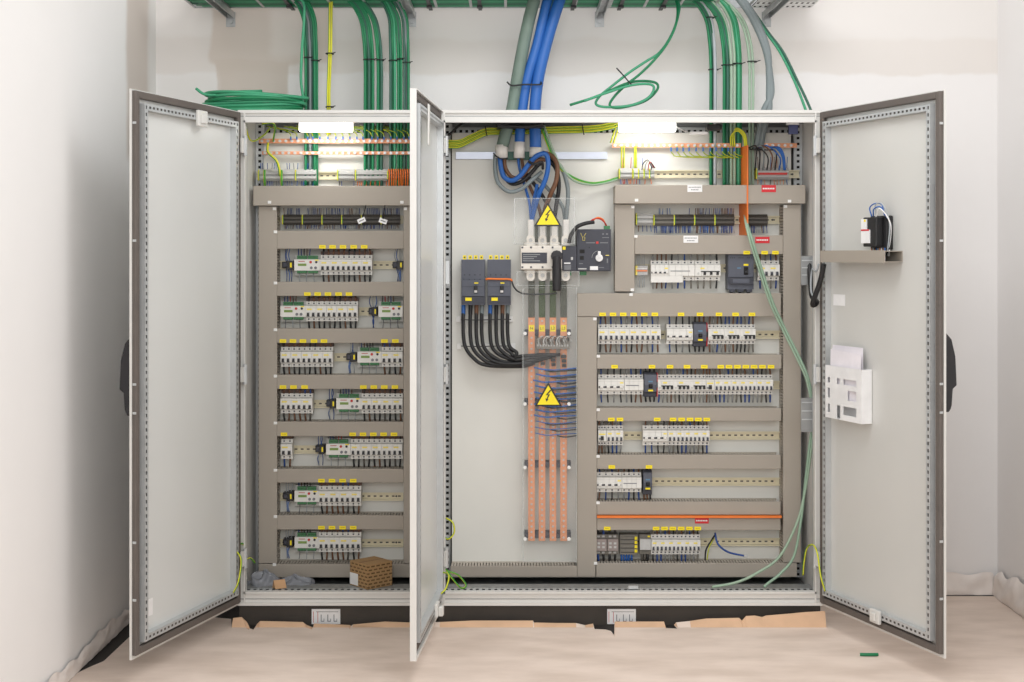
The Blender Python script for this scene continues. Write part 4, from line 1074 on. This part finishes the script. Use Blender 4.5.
for (px, py) in ((486,131),(583,129.8)):
    m = MB().tube([P(px-.8,py-5.2,.262),P(px,py,.258),P(px+1,py+5,.262)], .0025, blackc); tag(m.build('cable_tie'), 'black tie on yellow-green bundle, %s one' % ('left' if px < 500 else 'right'), 'cable tie')

# ------------------------------------------------------------------ transfer switch
def tx(v): return 440+v/5.683
def ty(v): return 190+v/5.683
Ys = .20
r = empty('transfer_switch', P(tx(560), ty(385), YP)); 
tag(r, 'large beige four-pole transfer switch with black handle', 'switch'); LO = Vector(r.location)
def rb(m, a, b, c, d, y0, y1, mm):   # box from pixel rectangle, at depth y0 (front)
    p = P(a, d, y0)-LO; q = P(b, c, y0)-LO; m.box(p.x, q.x, y0-LO.y, y1-LO.y, p.z, q.z, mm); return m
m = MB(); rb(m, 520.6, 562, 245.6, 269.6, Ys, .33, beige); rb(m, 524, 560, 242, 273, .26, .33, beige); m.build('housing', r, .004)
m = MB(); rb(m, 521.8, 547, 252.6, 263.2, Ys-.003, Ys, anthd); 
for k in range(4): rb(m, 523, 540-(k%3)*3, 254.2+k*2.1, 254.9+k*2.1, Ys-.0036, Ys-.003, steeld)
m.build('display_window', r)
m = MB()
for px in (522.4, 531, 542.6, 552.6): 
    for py in (247.4, 267.2): rb(m, px-.9, px+.9, py-.9, py+.9, Ys-.001, Ys, anthd)
m.build('screw_row', r)
for i, px in enumerate((530.6, 542.4, 554.2, 565.6)):
    for (y0, y1, yy) in ((235, 245.6, 0), (269.8, 281, 1)):
        m = MB(); c = P(px, (y0+y1)/2, .235)-LO; hw = .0172
        n = 12; prof = []
        hh = (y1-y0)/2*5.93/F
        for k in range(n): 
            a = math.pi*k/(n-1); prof.append((c.x+hw*math.cos(a), c.z+(1 if yy == 0 else -1)*(hh*.3+hh*.7*math.sin(a))))
        prof += [(c.x-hw, c.z-(1 if yy == 0 else -1)*hh), (c.x+hw, c.z-(1 if yy == 0 else -1)*hh)]
        m.prismy(.225-LO.y, .30-LO.y, prof, beige); m.cyl((c.x, .221-LO.y, c.z), .0085, .004, terml)
        m.build('terminal_shroud', r)
for px in (530.8, 542.6, 554.4, 566.0):
    rb(MB(), px-2.9, px+2.9, 219.5, 236, .252, .275, sleeve).build('terminal_sleeve', r, .003)
for px in (536.6, 548.4, 560.2): rb(MB(), px-1.6, px+1.6, 226, 243, .262, .29, sleeved).build('phase_barrier', r)
m = MB(); p0 = P(556.8, 291, .15)-LO; p1 = P(556.8, 256, .15)-LO
m.tube([p0, (p0+p1)/2, p1], lambda t: .0175+.002*math.sin(t*3), rubber, sides=12); m.cyl((p1.x, .14-LO.y, p1.z), .024, .055, rubber); o = m.build('handle', r, .003); o['label'] = 'black rotary handle pointing down'
m = MB(); rb(m, 562.3, 576.6, 246, 271, .205, .33, anthd); rb(m, 562.6, 565.6, 246.6, 249.8, .203, .205, yellow); rb(m, 564, 570.5, 262.5, 264, .203, .205, paperw); rb(m, 564, 571, 265, 270, .203, .205, textg); rb(m, 570.8, 573, 257, 260, .203, .205, terml); m.build('motor_module', r, .002)
rb(MB(), 565.5, 571.5, 271.2, 275.5, .23, .26, ctlgreen).build('terminal_plug', r)
# controller
r = empty('transfer_controller', P(594, 250, YP)); tag(r, 'square dark grey controller box with white rotary knob', 'controller'); LO = Vector(r.location)
m = MB(); rb(m, 577, 610.9, 229.2, 271.2, .205, .335, anthd); rb(m, 578.2, 609.9, 230.2, 270.4, .203, .205, anth if False else anthd); m.build('housing', r, .003)
m = MB(); p = P(599.2, 257.9, .195)-LO; m.cyl((p.x, .19-LO.y, p.z), .0155, .012, paperw, n=20); m.box(p.x-.006, p.x+.006, .186-LO.y, .20-LO.y, p.z, p.z+.028, paperw); m.build('rotary_knob', r, .002)
m = MB(); rb(m, 590, 598, 266.2, 270, .2, .203, paperw); m.build('push_label', r)
m = MB()
for (a,b,c,d,mm) in ((579.6,584.6,249.5,253.3,hole_gap),(579.8,583.8,256,259.8,hole_gap),(596,598.5,241.5,243.8,redc),(586,595,242.3,243.2,textg),(600,608,242.3,243.2,textg),(605.6,609.2,255,255.7,yell2),(598.5,604,267.2,267.9,textg),(588.8,589.8,247,248,hole_gap),(578.2,586.5,268.2,269.4,terml),(579,583,263.2,264,textg),(602.2,604,233.4,234.6,textg),(606,608,233.4,234.6,textg),(602.2,609,237.2,237.9,textg),(606.8,608,258.6,263,textg)): rb(m, a, b, c, d, .2022, .203, mm)
for (a,b) in (((580.6,233),(582.4,237)),((586,233),(583.6,237)),((582.6,237),(582.6,240.4)),((584.8,237),(584.8,240.4)),((582.6,240.4),(584.8,240.4))):
    q0 = P(a[0],a[1],.2026)-LO; q1 = P(b[0],b[1],.2026)-LO; m.tube([q0,q1], .0011, yell2, sides=4, raw=True)
for k in range(9):
    a0 = math.radians(100+k*9); m.tube([(p.x+.030*math.cos(a0), .2026-LO.y, p.z+.030*math.sin(a0)), (p.x+.030*math.cos(a0+.16), .2026-LO.y, p.z+.030*math.sin(a0+.16))], .0008, terml, sides=4, raw=True)
o = m.build('front_marking', r); o['label'] = 'printed symbols, sockets and indicator on the front'
for (a,b,c,d) in ((604,610,225.8,229.2),(579.5,586.5,271.4,275.2)): rb(MB(), a, b, c, d, .225, .25, ctlgreen).build('terminal_plug', r)
wire('sleeved_cable', G((569,243,.19),(571,235,.18),(577,227,.175),(585,223.5,.18),(594,222,.19)), .0085, blackc, 'black sleeved cable arching over the controller box', 'cable')
wire('red_wire', G((590,221.5,.185),(594,219,.19),(600,219,.21),(605,223,.22),(607,227,.235)), .0028, redc, 'red wire at top right corner of controller', 'wire')
wire('orange_wire', G((592,222,.185),(597,217.6,.20),(603,219.5,.22),(606,226,.235)), .0028, orange, 'orange wire at top right corner of controller', 'wire')

# vertical bars from the switch
bx = (531.5, 542.0, 552.9, 563.6)
names = ('N','L1','L2','L3')
Yb = .275
screw_proto = None
for i, x in enumerate(bx):
    r = empty('copper_busbar', P(x, 541, Yb)); tag(r, 'vertical copper busbar, %s from left, drilled full length' % ORD[i], 'busbar', 'vertical copper busbars'); LO = Vector(r.location)
    m = MB(); rb(m, x-3.35, x+3.35, 317, 541, Yb, Yb+.008, copper); m.build('bar', r, .001)
    m = MB(); rb(m, x-3.2, x+3.2, 281, 317.5, Yb-.004, Yb+.011, [sleeved, olive, olive, sleeved][i]); m.build('insulation_sleeve', r, .002)
    m = MB(); rb(m, x-2.7, x+2.7, 325, 331.5, Yb-.0012, Yb-.0002, yellow); lb = m.build('phase_label', r); lb['label'] = 'yellow label marked '+names[i]
    cu = bpy.data.curves.new('txt','FONT'); cu.body = names[i]; cu.size = .017; cu.align_x = 'CENTER'; cu.align_y = 'CENTER'; cu.extrude = .0002
    to = bpy.data.objects.new('txt', cu); COL.objects.link(to); bpy.context.view_layer.update()
    me = bpy.data.meshes.new_from_object(to.evaluated_get(bpy.context.evaluated_depsgraph_get())); bpy.data.objects.remove(to)
    me.materials.clear(); me.materials.append(black)
    t = bpy.data.objects.new('lettering', me); COL.objects.link(t); t.parent = lb; t.rotation_euler = (math.pi/2,0,0)
    q = P(x, 328.3, Yb)-LO; t.location = (q.x, q.y-.0016, q.z)
    y = 321
    while y < 539:
        if not 324 < y < 333:
            if screw_proto is None: screw_proto = MB().cyl((0,-.0045,0), .0046, .0045, terml, n=8).build('screw', r); s_ = screw_proto
            else: s_ = screw_proto.copy(); COL.objects.link(s_); s_.parent = r
            s_.location = P(x, y, Yb)-LO
        y += 5.55
for k, y in enumerate((333, 402.5, 465, 535.5)):
    m = MB(); x0, x1 = WX(524.5,Yb), WX(571,Yb); z = WZ(y,Yb)
    m.box(x0, x1, Yb+.009, YP-.0005, z-.012, z+.012, anthd)
    for x in bx+(571.5,): pass
    for a in (526.5, 537, 547.5, 558.3, 568.6): m.box(WX(a,Yb)-.006, WX(a,Yb)+.006, Yb-.002, Yb+.009, z-.011, z+.011, anthd)
    tag(m.build('busbar_support'), ['topmost','second','third','lowest'][k]+' black insulating support clamping the vertical busbars', 'busbar support', 'busbar supports')
# distribution block with looping wires
m = MB(); LO = Vector((0,0,0)); r = None
rb(m, 536.2, 569.5, 338.5, 349, Yb-.03, Yb-.005, termg)
for k in range(12): rb(m, 537.2+k*2.7, 538.6+k*2.7, 344.5, 346.5, Yb-.031, Yb-.03, terml)
tag(m.build('terminal_block', bevel=.001), 'grey terminal block screwed across the copper busbars', 'terminal block')
for k in range(11):
    a = 540+k*2.6
    wire('thin_wire', [P(a-1,345,Yb-.034),P(a-1.5,340,Yb-.04),P(a+1,336.5,Yb-.045),P(a+4,337,Yb-.04),P(a+5.5,341.5,Yb-.034)], .0017, [terml, brownc, paperw, terml, blackc][k%5], 'thin wire looping on terminal block across the busbars', 'wire', 'thin loops on the busbar terminal block', sides=6)
# MCCB pair and their cables
def q4(v): return 440+v/5.683
for i, (a, b) in enumerate(((461.3,484.8),(487.4,510.9))):
    r = empty('circuit_breaker', P((a+b)/2, 282, YP)); LO = Vector(r.location)
    tag(r, '%s dark blue-grey moulded breaker of the pair with four black cables' % ('left' if i == 0 else 'right'), 'circuit breaker', 'moulded breaker pair')
    m = MB(); rb(m, a, b, 259.6, 305, .25, .338, anth); rb(m, a+.5, b-.5, 280, 296, .243, .25, anth); rb(m, a+.4, b-.4, 296.5, 303.8, .246, .25, anthd)
    rb(m, a+.2, b-.2, 286.4, 286.9, .2424, .243, anthd)
    for k in range(4): rb(m, a+2.6+k*5.2, a+3.8+k*5.2, 274.5, 275.3, .2494, .25, hole_gap); rb(m, a+2+k*5.4, a+3+k*5.4, 279, 279.6, .2424, .243, hole_gap)
    m.build('housing', r, .002)
    m = MB(); rb(m, a+12.6, a+16.2, 286, 293.4, .2415, .243, hole_gap); rb(m, a+13, a+15.8, 290.2, 292.6, .2405, .2415, paperw); m.build('lever_slot', r)
    m = MB(); rb(m, a+13.2, a+15.6, 285.6, 289.8, .226, .2412, black); m.build('lever', r, .001)
    m = MB(); rb(m, a+4, a+10.4, 297.6, 300.8, .2448, .246, yellow); rb(m, a+13, a+17, 282.4, 283.6, .242, .243, yellow); m.build('marker_tag', r)
    for k in range(4):
        m = MB(); rb(m, a+1.6+k*5.6, a+5.0+k*5.6, 255.3, 259.3, .252, .262, yellow); rb(m, a+2.6+k*5.6, a+4+k*5.6, 256.6, 258.2, .2515, .252, anthd); m.build('terminal_tag', r)
cols4 = (bluec, blackc, brownc, greyc)
ci = 0
for i, xs in enumerate(((463.4,470.4,476.4,481.9),(490.2,496.3,502.5,507.8))):
    for k, x in enumerate(xs):
        kk = i*4+k
        low = 368.5-kk*1.25 if True else 0
        yb = .285-.006*(kk%3)
        m = MB()
        X2 = 530+kk*4.3
        mids = [P(x,304,.29), P(x-.1,312,.285), P(x-.3,322,.275), P(x,336,.27), P(x+2,347,.265-.004*(kk%2)), P(x+9,357-(kk*.6),.26-.005*(kk%3)), P((x+22)if x+22<512 else 514,365-kk*1.1,.255-.006*(kk%3)), P(518,366.5-kk*1.4,.25-.006*(kk%3)), P(530,364.5-kk*1.3,.25-.006*(kk%2)), P(X2 if X2>534 else 534, 363-kk*1.2,.262)]
        m.tube(mids, .0078, blackc, sides=10)
        m.tube([P(x,303,.29),P(x,308,.288),P(x-.1,314.5,.284)], .0088, cols4[k], sides=10)
        tag(m.build('black_cable'), '%s black cable from the %s moulded breaker, sweeping right to busbars' % (ORD[k], 'left' if i == 0 else 'right'), 'cable', 'black cables below the moulded breakers')
for n_, (vx, vy) in enumerate(((105,165),(262,165),(400,165),(110,320),(190,322),(265,320),(342,322),(415,320))):
    p = P(440+vx/5.683, 290+vy/5.683, YP); m = MB().box(-.010,.010,-.012,-.0005,-.0125,.0125, WHT)
    tag(m.build('cable_mount', bevel=.002, loc=p), 'white cable mount, %s from left in %s row beside the black cables' % ((ORD[n_], 'upper') if n_ < 3 else (ORD[n_-3], 'lower')), 'cable mount', 'white cable mounts')
for (y, l) in ((345/5.683*0+319.5,'upper'),(346,'lower')):
    wire('cable_tie', [P(461,y,.262),P(475,y+.5,.258),P(500,y,.257),P(511,y,.262)], .002, blackc, l+' black tie across the eight black cables', 'cable tie')
wire('orange_wire', G((486,279.4,.24),(488,278.8,.236),(498,279,.236),(510,279.3,.238),(512,281,.24)), .0042, orange, 'short orange wire across the right moulded breaker', 'wire')
wire('black_wire', G((511.5,280.5,.24),(514,287,.24),(519,292,.24),(527,294,.24),(543,294.3,.24),(557,293,.24)), .0036, blackc, 'black wire drooping from orange wire towards the switch handle', 'wire')
# blue and dark wires from the busbars to the right
for k, y in enumerate((367.5,374,380,385.7,392,397.8,404,409.5,415,421,427,433)):
    x0 = [534,536,533,535,534,536,534,535,534,536,535,535][k]
    wire('blue_wire', [P(x0,y,Yb-.012),P(x0+12,y+2.2,Yb-.022),P(560,y+2.5-(k%3)*.6,Yb-.025),P(577,y+.5,Yb+.0)], .0036 if k < 9 else .0022, bluec, 'blue wire from busbars to duct, %s from the top' % ORD[k], 'wire', 'blue wires crossing the busbars')
    for j in range(1):
        xs = 545+(k%3)*6
        wire('black_wire', [P(xs,y+2.6+j,Yb-.012),P(xs+7,y+4+j,Yb-.03),P(xs+14,y+3.5+j,Yb-.03),P(578,y+2.4+j*.8,Yb-.005)], .0042 if k < 6 else .0028, blackc, 'black or grey wire from busbars to duct beneath the %s blue wire' % ORD[k], 'wire', 'black wires crossing the busbars', sides=6)
for i, x in enumerate(bx[1:]):
    for k in range(3):
        m = MB(); LO = Vector((0,0,0)); rb(m, x-2.6+k*.6, x+2.8, 353+k*4.5+i, 356+k*4.5+i, Yb-.02, Yb-.0055, blackc); tag(m.build('cable_lug', bevel=.001), 'black cable lug bolted on the %s vertical busbar' % ORD[i+1], 'cable lug', 'black lugs on the vertical busbars')
# clear covers and triangles
LO = Vector((0,0,0))
def cover(a, b, c, d, Y, label):
    m = MB(); rb(m, a, b, c, d, Y, Y+.003, clear)
    e = .9
    rb(m, a, a+e, c, d, Y-.001, Y+.004, clearedge); rb(m, b-e, b, c, d, Y-.001, Y+.004, clearedge); rb(m, a+e, b-e, c, c+.6, Y-.001, Y+.004, clearedge); rb(m, a+e, b-e, d-.6, d, Y-.001, Y+.004, clearedge)
    tag(m.build('clear_cover'), label, 'cover')
cover(514, 575, 198, 244, .165, 'clear plastic shield in front of the switch terminals')
cover(516.5, 579.5, 271.5, 286, .165, 'low clear plastic shield beneath the transfer switch')
cover(522.5, 577, 287.5, 562, .195, 'tall clear plastic cover in front of the copper busbars')
m = MB()
for x in (525, 569): 
    for y in (333.5, 404, 467.5, 539): m.cyl(tuple(P(x,y,.19)), .0075, .004, WHT)
tag(m.build('screw_cap'), 'white screw caps in two columns on the clear busbar cover', 'screw caps', None, 'stuff')
for k, (px, py, Y, l) in enumerate(((547.8, 214.5, .155, 'upper yellow high-voltage warning triangle above the transfer switch'), (548.3, 394.5, .186, 'lower yellow high-voltage warning triangle in front of busbars'))):
    c = P(px, py, Y); r = empty('warning_sign', c); tag(r, l, 'warning sign', 'yellow warning triangles')
    sc_ = (D0+Y)/F; hw = 13.8*sc_; ht = 11.8*sc_
    m = MB(); m.prismy(0, .002, [(-hw,-ht),(hw,-ht),(0,ht*1.03)], black); m.build('border', r)
    f = .80
    m = MB(); m.prismy(-.0008, 0, [(-hw*f,-ht*.86),(hw*f,-ht*.86),(0,ht*.78)], yellow); m.build('yellow_field', r)
    m = MB(); s = 4.9*sc_
    m.prismy(-.0016, -.0008, [(s*.35,s*.95),(-s*.55,-s*.15),(-s*.05,-s*.1),(-s*.35,-s*.85),(-s*.6,-s*.75),(-s*.40,-s*1.45),(s*.05,-s*.95),(-s*.15,-s*.90),(s*.35,.05*s),(-s*.1,s*.0),(s*.7,s*.95)], black); m.build('lightning_bolt', r)

# ------------------------------------------------------------------ right cabinet extras
m = MB(); Yo0, Yo1 = .205, .338
m.prismz(WZ(235.5,.3), WZ(147,.3), [(WX(747.3,Yo0),Yo0),(WX(747.3,Yo0)+.004,Yo0),(WX(739,Yo1)+.004,Yo1),(WX(739,Yo1),Yo1)], orange)
tag(m.build('orange_barrier'), 'tall thin orange plastic barrier standing between the terminal strips', 'barrier')
m = MB(); m.box(WX(597,.235), WX(781.4,.235), .225, .338, WZ(517.6,.235), WZ(515.6,.235), orange); tag(m.build('orange_barrier'), 'thin orange horizontal divider strip above the lowest breaker row', 'barrier')
# pale green cable pair sweeping down
for k in range(2):
    d = k*2.6; fr = .17-.012*k
    wire('pale_green_cable', G((745+d*.3,215,.26),(746+d*.5,224,.21),(750+d*.9,240,fr),(758+d,266,fr),(770+d,302,fr),(783+d,330,fr),(797+d,358,fr-.02),(806+d*.8,378,fr-.04),(811+d*.4,400,.11),(813-k*1,425,.09),(811-k*2,450,.09),(806-k*1,485,.10),(798+k*3,520,.10),(780+k*14,556,.09),(757+k*24,573,.07),(736+k*33,582.5,.05),(712+k*52,587,.042)), .0056, [greenp, mat('cable_green_pale_two',(140,168,146),.5)][k], 'long pale green cable sweeping down right cabinet, %s of two' % ['outer','inner'][k], 'cable', 'long pale green cables')
# grey cable brackets on right frame
for i, (y0, y1) in enumerate(((256,285),(398,432))):
    m = MB(); LO = Vector((0,0,0)); rb(m, 801, 816.5, y0, y1, .07, .074, steeld); 
    for k in range(3): rb(m, 802, 815.5, y0+4+k*(y1-y0)/4, y0+5+k*(y1-y0)/4, .067, .07, steel)
    tag(m.build('cable_bracket'), ['upper','lower'][i]+' grey metal cable bracket on right side of right cabinet', 'bracket', 'grey cable brackets')
m = MB(); LO = Vector((0,0,0)); rb(m, 443.5, 450, 259, 286, .045, .06, steeld); rb(m, 444.5, 449, 261, 284, .04, .045, steel)
tag(m.build('cable_bracket'), 'grey metal bracket on perforated profile behind the middle door', 'bracket', 'grey cable brackets')
# conduit to right door
dpt = lambda du, z, off: Vector((HR[0]+uR.x*du+math.sin(angR)*off, HR[1]+uR.y*du-math.cos(angR)*off, z))
wire('flexible_conduit', [dpt(.09, zc-.03, .045), dpt(.07, zc-.10, .05), dpt(.03, zc-.19, .06), P(817,302,-.02), P(812,296,.03), P(810,275,.06), P(809,258,.09)], .0105, blackc, 'black flexible conduit drooping between right cabinet and its door', 'conduit')
wire('white_wire', [dpt(.06, zc-.03, .05), dpt(.04, zc-.06, .05), P(812,270,-.0), P(811,290,.0), P(815,299,-.02)], .004, greycl, 'light grey wire looped beside the black conduit', 'wire')
# little black and coloured wires near top right
for k in range(7):
    x = 752+k*4
    wire('black_wire', [P(748+k*1.5,148+k%3,.27),P(756+k*2,146+k%2*4,.25),P(x+4,158-k%3*3,.25),P(x+3,170,.275)], .003, [blackc,blackc,greyc,blackc,brownc,blackc,bluec][k], 'curved wire, %s from left, above terminal strip at top right' % ORD[k], 'wire', 'wires above top right terminal strip')
for k in range(3): wire('blue_wire', [P(770+k*2,147,.268),P(776+k*2,148,.26),P(782+k,156,.26),P(784+k*.6,170,.275)], .0035, bluec, 'blue wire bending over terminal strip at top right, %s of three' % ORD[k], 'wire', 'blue wires at top right')
for k in range(3): wire('earth_wire', [P(731+k*2,146,.27),P(731+k*1.5,136-k,.25),P(737,131-k*1.4,.24),P(743+k,136-k,.24),P(745+k,148,.26)], .0035, ygy, 'yellow-green wire arching over the orange barrier, %s of three' % ORD[k], 'wire', 'arching earth wires', ygg)
for k in range(4): wire('thin_wire', [P(642+k*3,170,.28),P(643+k*3,164,.26),P(648+k*1.2,160+k,.25),P(652+k,168,.27)], .002, [blackc, greycl, redc, blackc][k], 'thin curled wire above small light terminal strips, %s of four' % ORD[k], 'wire', 'thin curled wires')
m = MB(); LO = Vector((0,0,0)); rb(m, 707, 722, 124, 130, .14, .2, black); tag(m.build('black_clamp', bevel=.006), 'black cable clamp under roof at top of green bundle', 'clamp')
m = MB(); rb(m, 789, 798, 123, 134, .06, .08, mat('socket_blue', (40,48,90), .5)); rb(m, 787.5, 799, 121.5, 124.5, .05, .08, paperw); tag(m.build('door_switch'), 'small dark blue door switch under roof at top right', 'switch')
m = MB(); rb(m, 690, 708, 131.5, 134.5, .2, .22, paperw); tag(m.build('lamp_connector', bevel=.002), 'small white lamp connector right of the right LED lamp', 'connector')
wire('lamp_lead', G((677,127,.14),(684,131,.17),(690,133,.2)), .002, paperw, 'white lead from right LED lamp to its connector', 'cable')
# loose wires in bottom row
wire('black_wire', G((705,560,.25),(706,550,.24),(711,541,.24),(715,535,.27)), .0035, blackc, 'loose dark wire rising from bottom duct beside last breakers', 'wire')
wire('blue_wire', G((715,533,.27),(718,544,.24),(728,552,.235),(745,556,.235)), .0042, blued, 'loose dark blue wire drooping over bottom duct', 'wire')
wire('earth_wire', G((707,560,.255),(709,548,.25),(714,538,.27)), .0025, ygy, 'short yellow-green loose wire at the bottom rail', 'wire', None, ygg)
m = MB(); rb(m, 744, 748, 554.5, 557.5, .23, .245, terml); tag(m.build('wire_connector', bevel=.001), 'white connector at the end of loose blue wire', 'connector')
for (px, l) in ((345,'left'),):
    pass
# small black plugs/wires hanging over dark terminals in left cabinet
wire('black_wire', G((366,205,.2),(364.5,211,.21),(362,219,.235)), .002, blackc, 'thin black wire with white tag hanging over dark terminals', 'wire')
for (px,py,rot,l) in ((361.5,220.5,-.4,'left'),(383,221,.35,'right')):
    m = MB().box(-.017,.017,0,.002,-.010,.010,paperw).box(-.011,.011,-.0004,0,-.002,.002,textg); o = m.build('hanging_tag', loc=P(px,py,.225)); o.rotation_euler = (0,rot,0); tag(o, 'small white tag on the %s hanging wire over dark terminals' % l, 'tag')
wire('black_wire', G((385,205,.2),(384,212,.21),(383,219,.225)), .002, blackc, 'thin black wire holding right white tag', 'wire')

# earth straps
E = lambda pts, l: wire('earth_strap', pts, .0036, ygy, l, 'earth wire', 'yellow-green earth straps of doors and frame', ygg)
dl = lambda du, z, off: Vector((HL[0]+uL.x*du-math.sin(angL)*off, HL[1]+uL.y*du+math.cos(angL)*off, z))
dm = lambda du, z, off: Vector((HM[0]+uM.x*du-math.sin(angM)*off, HM[1]+uM.y*du+math.cos(angM)*off, z))
q = door_u(HL, uL, 226); E([dl(q,.165,.032), dl(q-.01,.21,.05), dl(q*.7,.29,.05), P(236,549,-.06), P(242,543.5,-.02), P(244,548,.02), P(243.5,556,.04)], 'yellow-green earth strap joining leftmost door to cabinet frame')
E([P(244,562,.05),P(250,558,.09),P(255,563,.12)], 'short yellow-green earth wire low inside left cabinet')
E([P(822,585,-.05)*0+dpt(door_u(HR,uR,832),.165,.032), dpt(door_u(HR,uR,831.5),.23,.05), dpt(.05,.31,.05), P(813,545,-.03), P(807,548,.03), P(804,562,.05), P(803,575,.06)], 'yellow-green earth strap joining rightmost door to frame')
E([dm(.19,.18,.032), dm(.17,.20,.05), dm(.10,.235,.05), P(437,571,-.04), P(445,569,.03), P(452,578,.03), P(461,588,.05), P(466,585,.06), P(458,575,.06), P(447,571,.05)], 'yellow-green earth loop at bottom beside middle door')
E([P(446,518,.05),P(453,523,.04),P(454,533,.04),P(448,539,.04),P(443,534,.05),P(444,526,.05)], 'yellow-green wire loop on perforated post of right cabinet')

# ------------------------------------------------------------------ loose items on the cabinet floor
zf = Z0+.0125
s = .062; H = .100
xb = WX(371,.13); m = MB(); m.box(-s,s,-s,s,0,H, card)
r = m.build('cardboard_box', loc=(xb,.135,Z0+.052)); r.rotation_euler = (0,0,math.radians(42))
tag(r, 'small brown printed cardboard box standing on floor of left cabinet', 'box')
MB().box(-s-.0008,-s, -s+.0, -s+.0, 0,0, paperw)
MB().box(-s, -s*.1, -s-.0012, -s, .004, .052, paperw).build('paper_label', r)
MB().box(-.002, .002, -s, s, H, H+.0006, brownc).build('lid_seam', r)
r.rotation_euler = (0,0,math.radians(-48)); r.location.z = Z0+.0515
# crumpled bag
def blob(name, cx, cy, cz, sx, sy, sz, m, seed, label, cat):
    R = random.Random(seed); mb = MB(); nu, nv = 22, 10
    for j in range(nv+1):
        f = math.pi/2*j/nv
        for i in range(nu):
            a = 2*math.pi*i/nu; k = 1+.22*math.sin(3*a+j*.9+seed)+.16*math.sin(7*a-j*1.7)+R.uniform(-.10,.10)
            mb.v.append((cx+sx*k*math.cos(f)*math.cos(a), cy+sy*k*math.cos(f)*math.sin(a), cz+sz*math.sin(f)*(1+.25*math.sin(4*a+j)+R.uniform(-.15,.15))))
    for j in range(nv):
        for i in range(nu): mb.face([j*nu+i, j*nu+(i+1)%nu, (j+1)*nu+(i+1)%nu, (j+1)*nu+i], m, True)
    o = mb.build(name); q = o.modifiers.new('s','SUBSURF'); q.levels = q.render_levels = 1
    return tag(o, label, cat)
blob('plastic_bag', WX(265,.15), .16, zf, .085, .06, .080, bagm, 4, 'crumpled grey translucent plastic bag at left on cabinet floor', 'plastic bag')
blob('plastic_bag', WX(294,.15), .17, zf, .105, .055, .060, bagm, 8, 'flatter crumpled grey plastic bag right of the other one', 'plastic bag')
m = MB(); m.prismx(-.03, .03, [(-.02,0),(.03,0),(.01,.045)][::-1], mat('cardboard_scrap', (200,158,118), .8)); o = m.build('cardboard_scrap', loc=(WX(280,.08),.075,Z0+.053)); o.scale=(.8,.8,.7); o.rotation_euler=(0,0,.5)
tag(o, 'small torn tan cardboard scrap on the cabinet bags', 'cardboard scrap')

for o in (_tag0, RIV): bpy.data.objects.remove(o)

# ------------------------------------------------------------------ lights, world, camera
def area(name, loc, rot, sx, sy, e, col=(1,1,1)):
    A = bpy.data.lights.new(name,'AREA'); A.shape = 'RECTANGLE'; A.size = sx; A.size_y = sy; A.energy = e; A.color = col
    a = bpy.data.objects.new(name, A); COL.objects.link(a); a.location = loc; a.rotation_euler = [math.radians(q) for q in rot]; return a
area('ceiling_and_fill_light', (.55,-1.5,3.3), (8,0,0), 1.6, .9, 28)
area('ceiling_and_fill_light', (1.3,-4.8,3.0), (55,0,0), 1.4, 1.4, 18)  # added fill from the camera side, right half; not a ceiling lamp
area('ceiling_and_fill_light', (-.15,-5.3,2.5), (72,0,12), 1.0, 1.4, 42)  # added fill near the camera to lighten the left wall beside the door
w = bpy.data.worlds.new('world'); SC.world = w; w.use_nodes = True
bg = w.node_tree.nodes['Background']; bg.inputs[0].default_value = (1.0,.99,.98,1); bg.inputs[1].default_value = 1.0
cam = bpy.data.cameras.new('camera'); co = bpy.data.objects.new('camera', cam); COL.objects.link(co)
co.location = (0,-D0,CZ); co.rotation_euler = (math.pi/2,0,0)
cam.sensor_width = 36; cam.lens = F/1024*36; cam.shift_y = -(341-HOR)/1024; cam.clip_end = 50
SC.camera = co
SC.view_settings.view_transform = 'Standard'; SC.view_settings.look = 'None'; SC.view_settings.exposure = -0.10; SC.view_settings.gamma = 1
SC.cycles.use_denoising = True
SC.cycles.max_bounces = 8
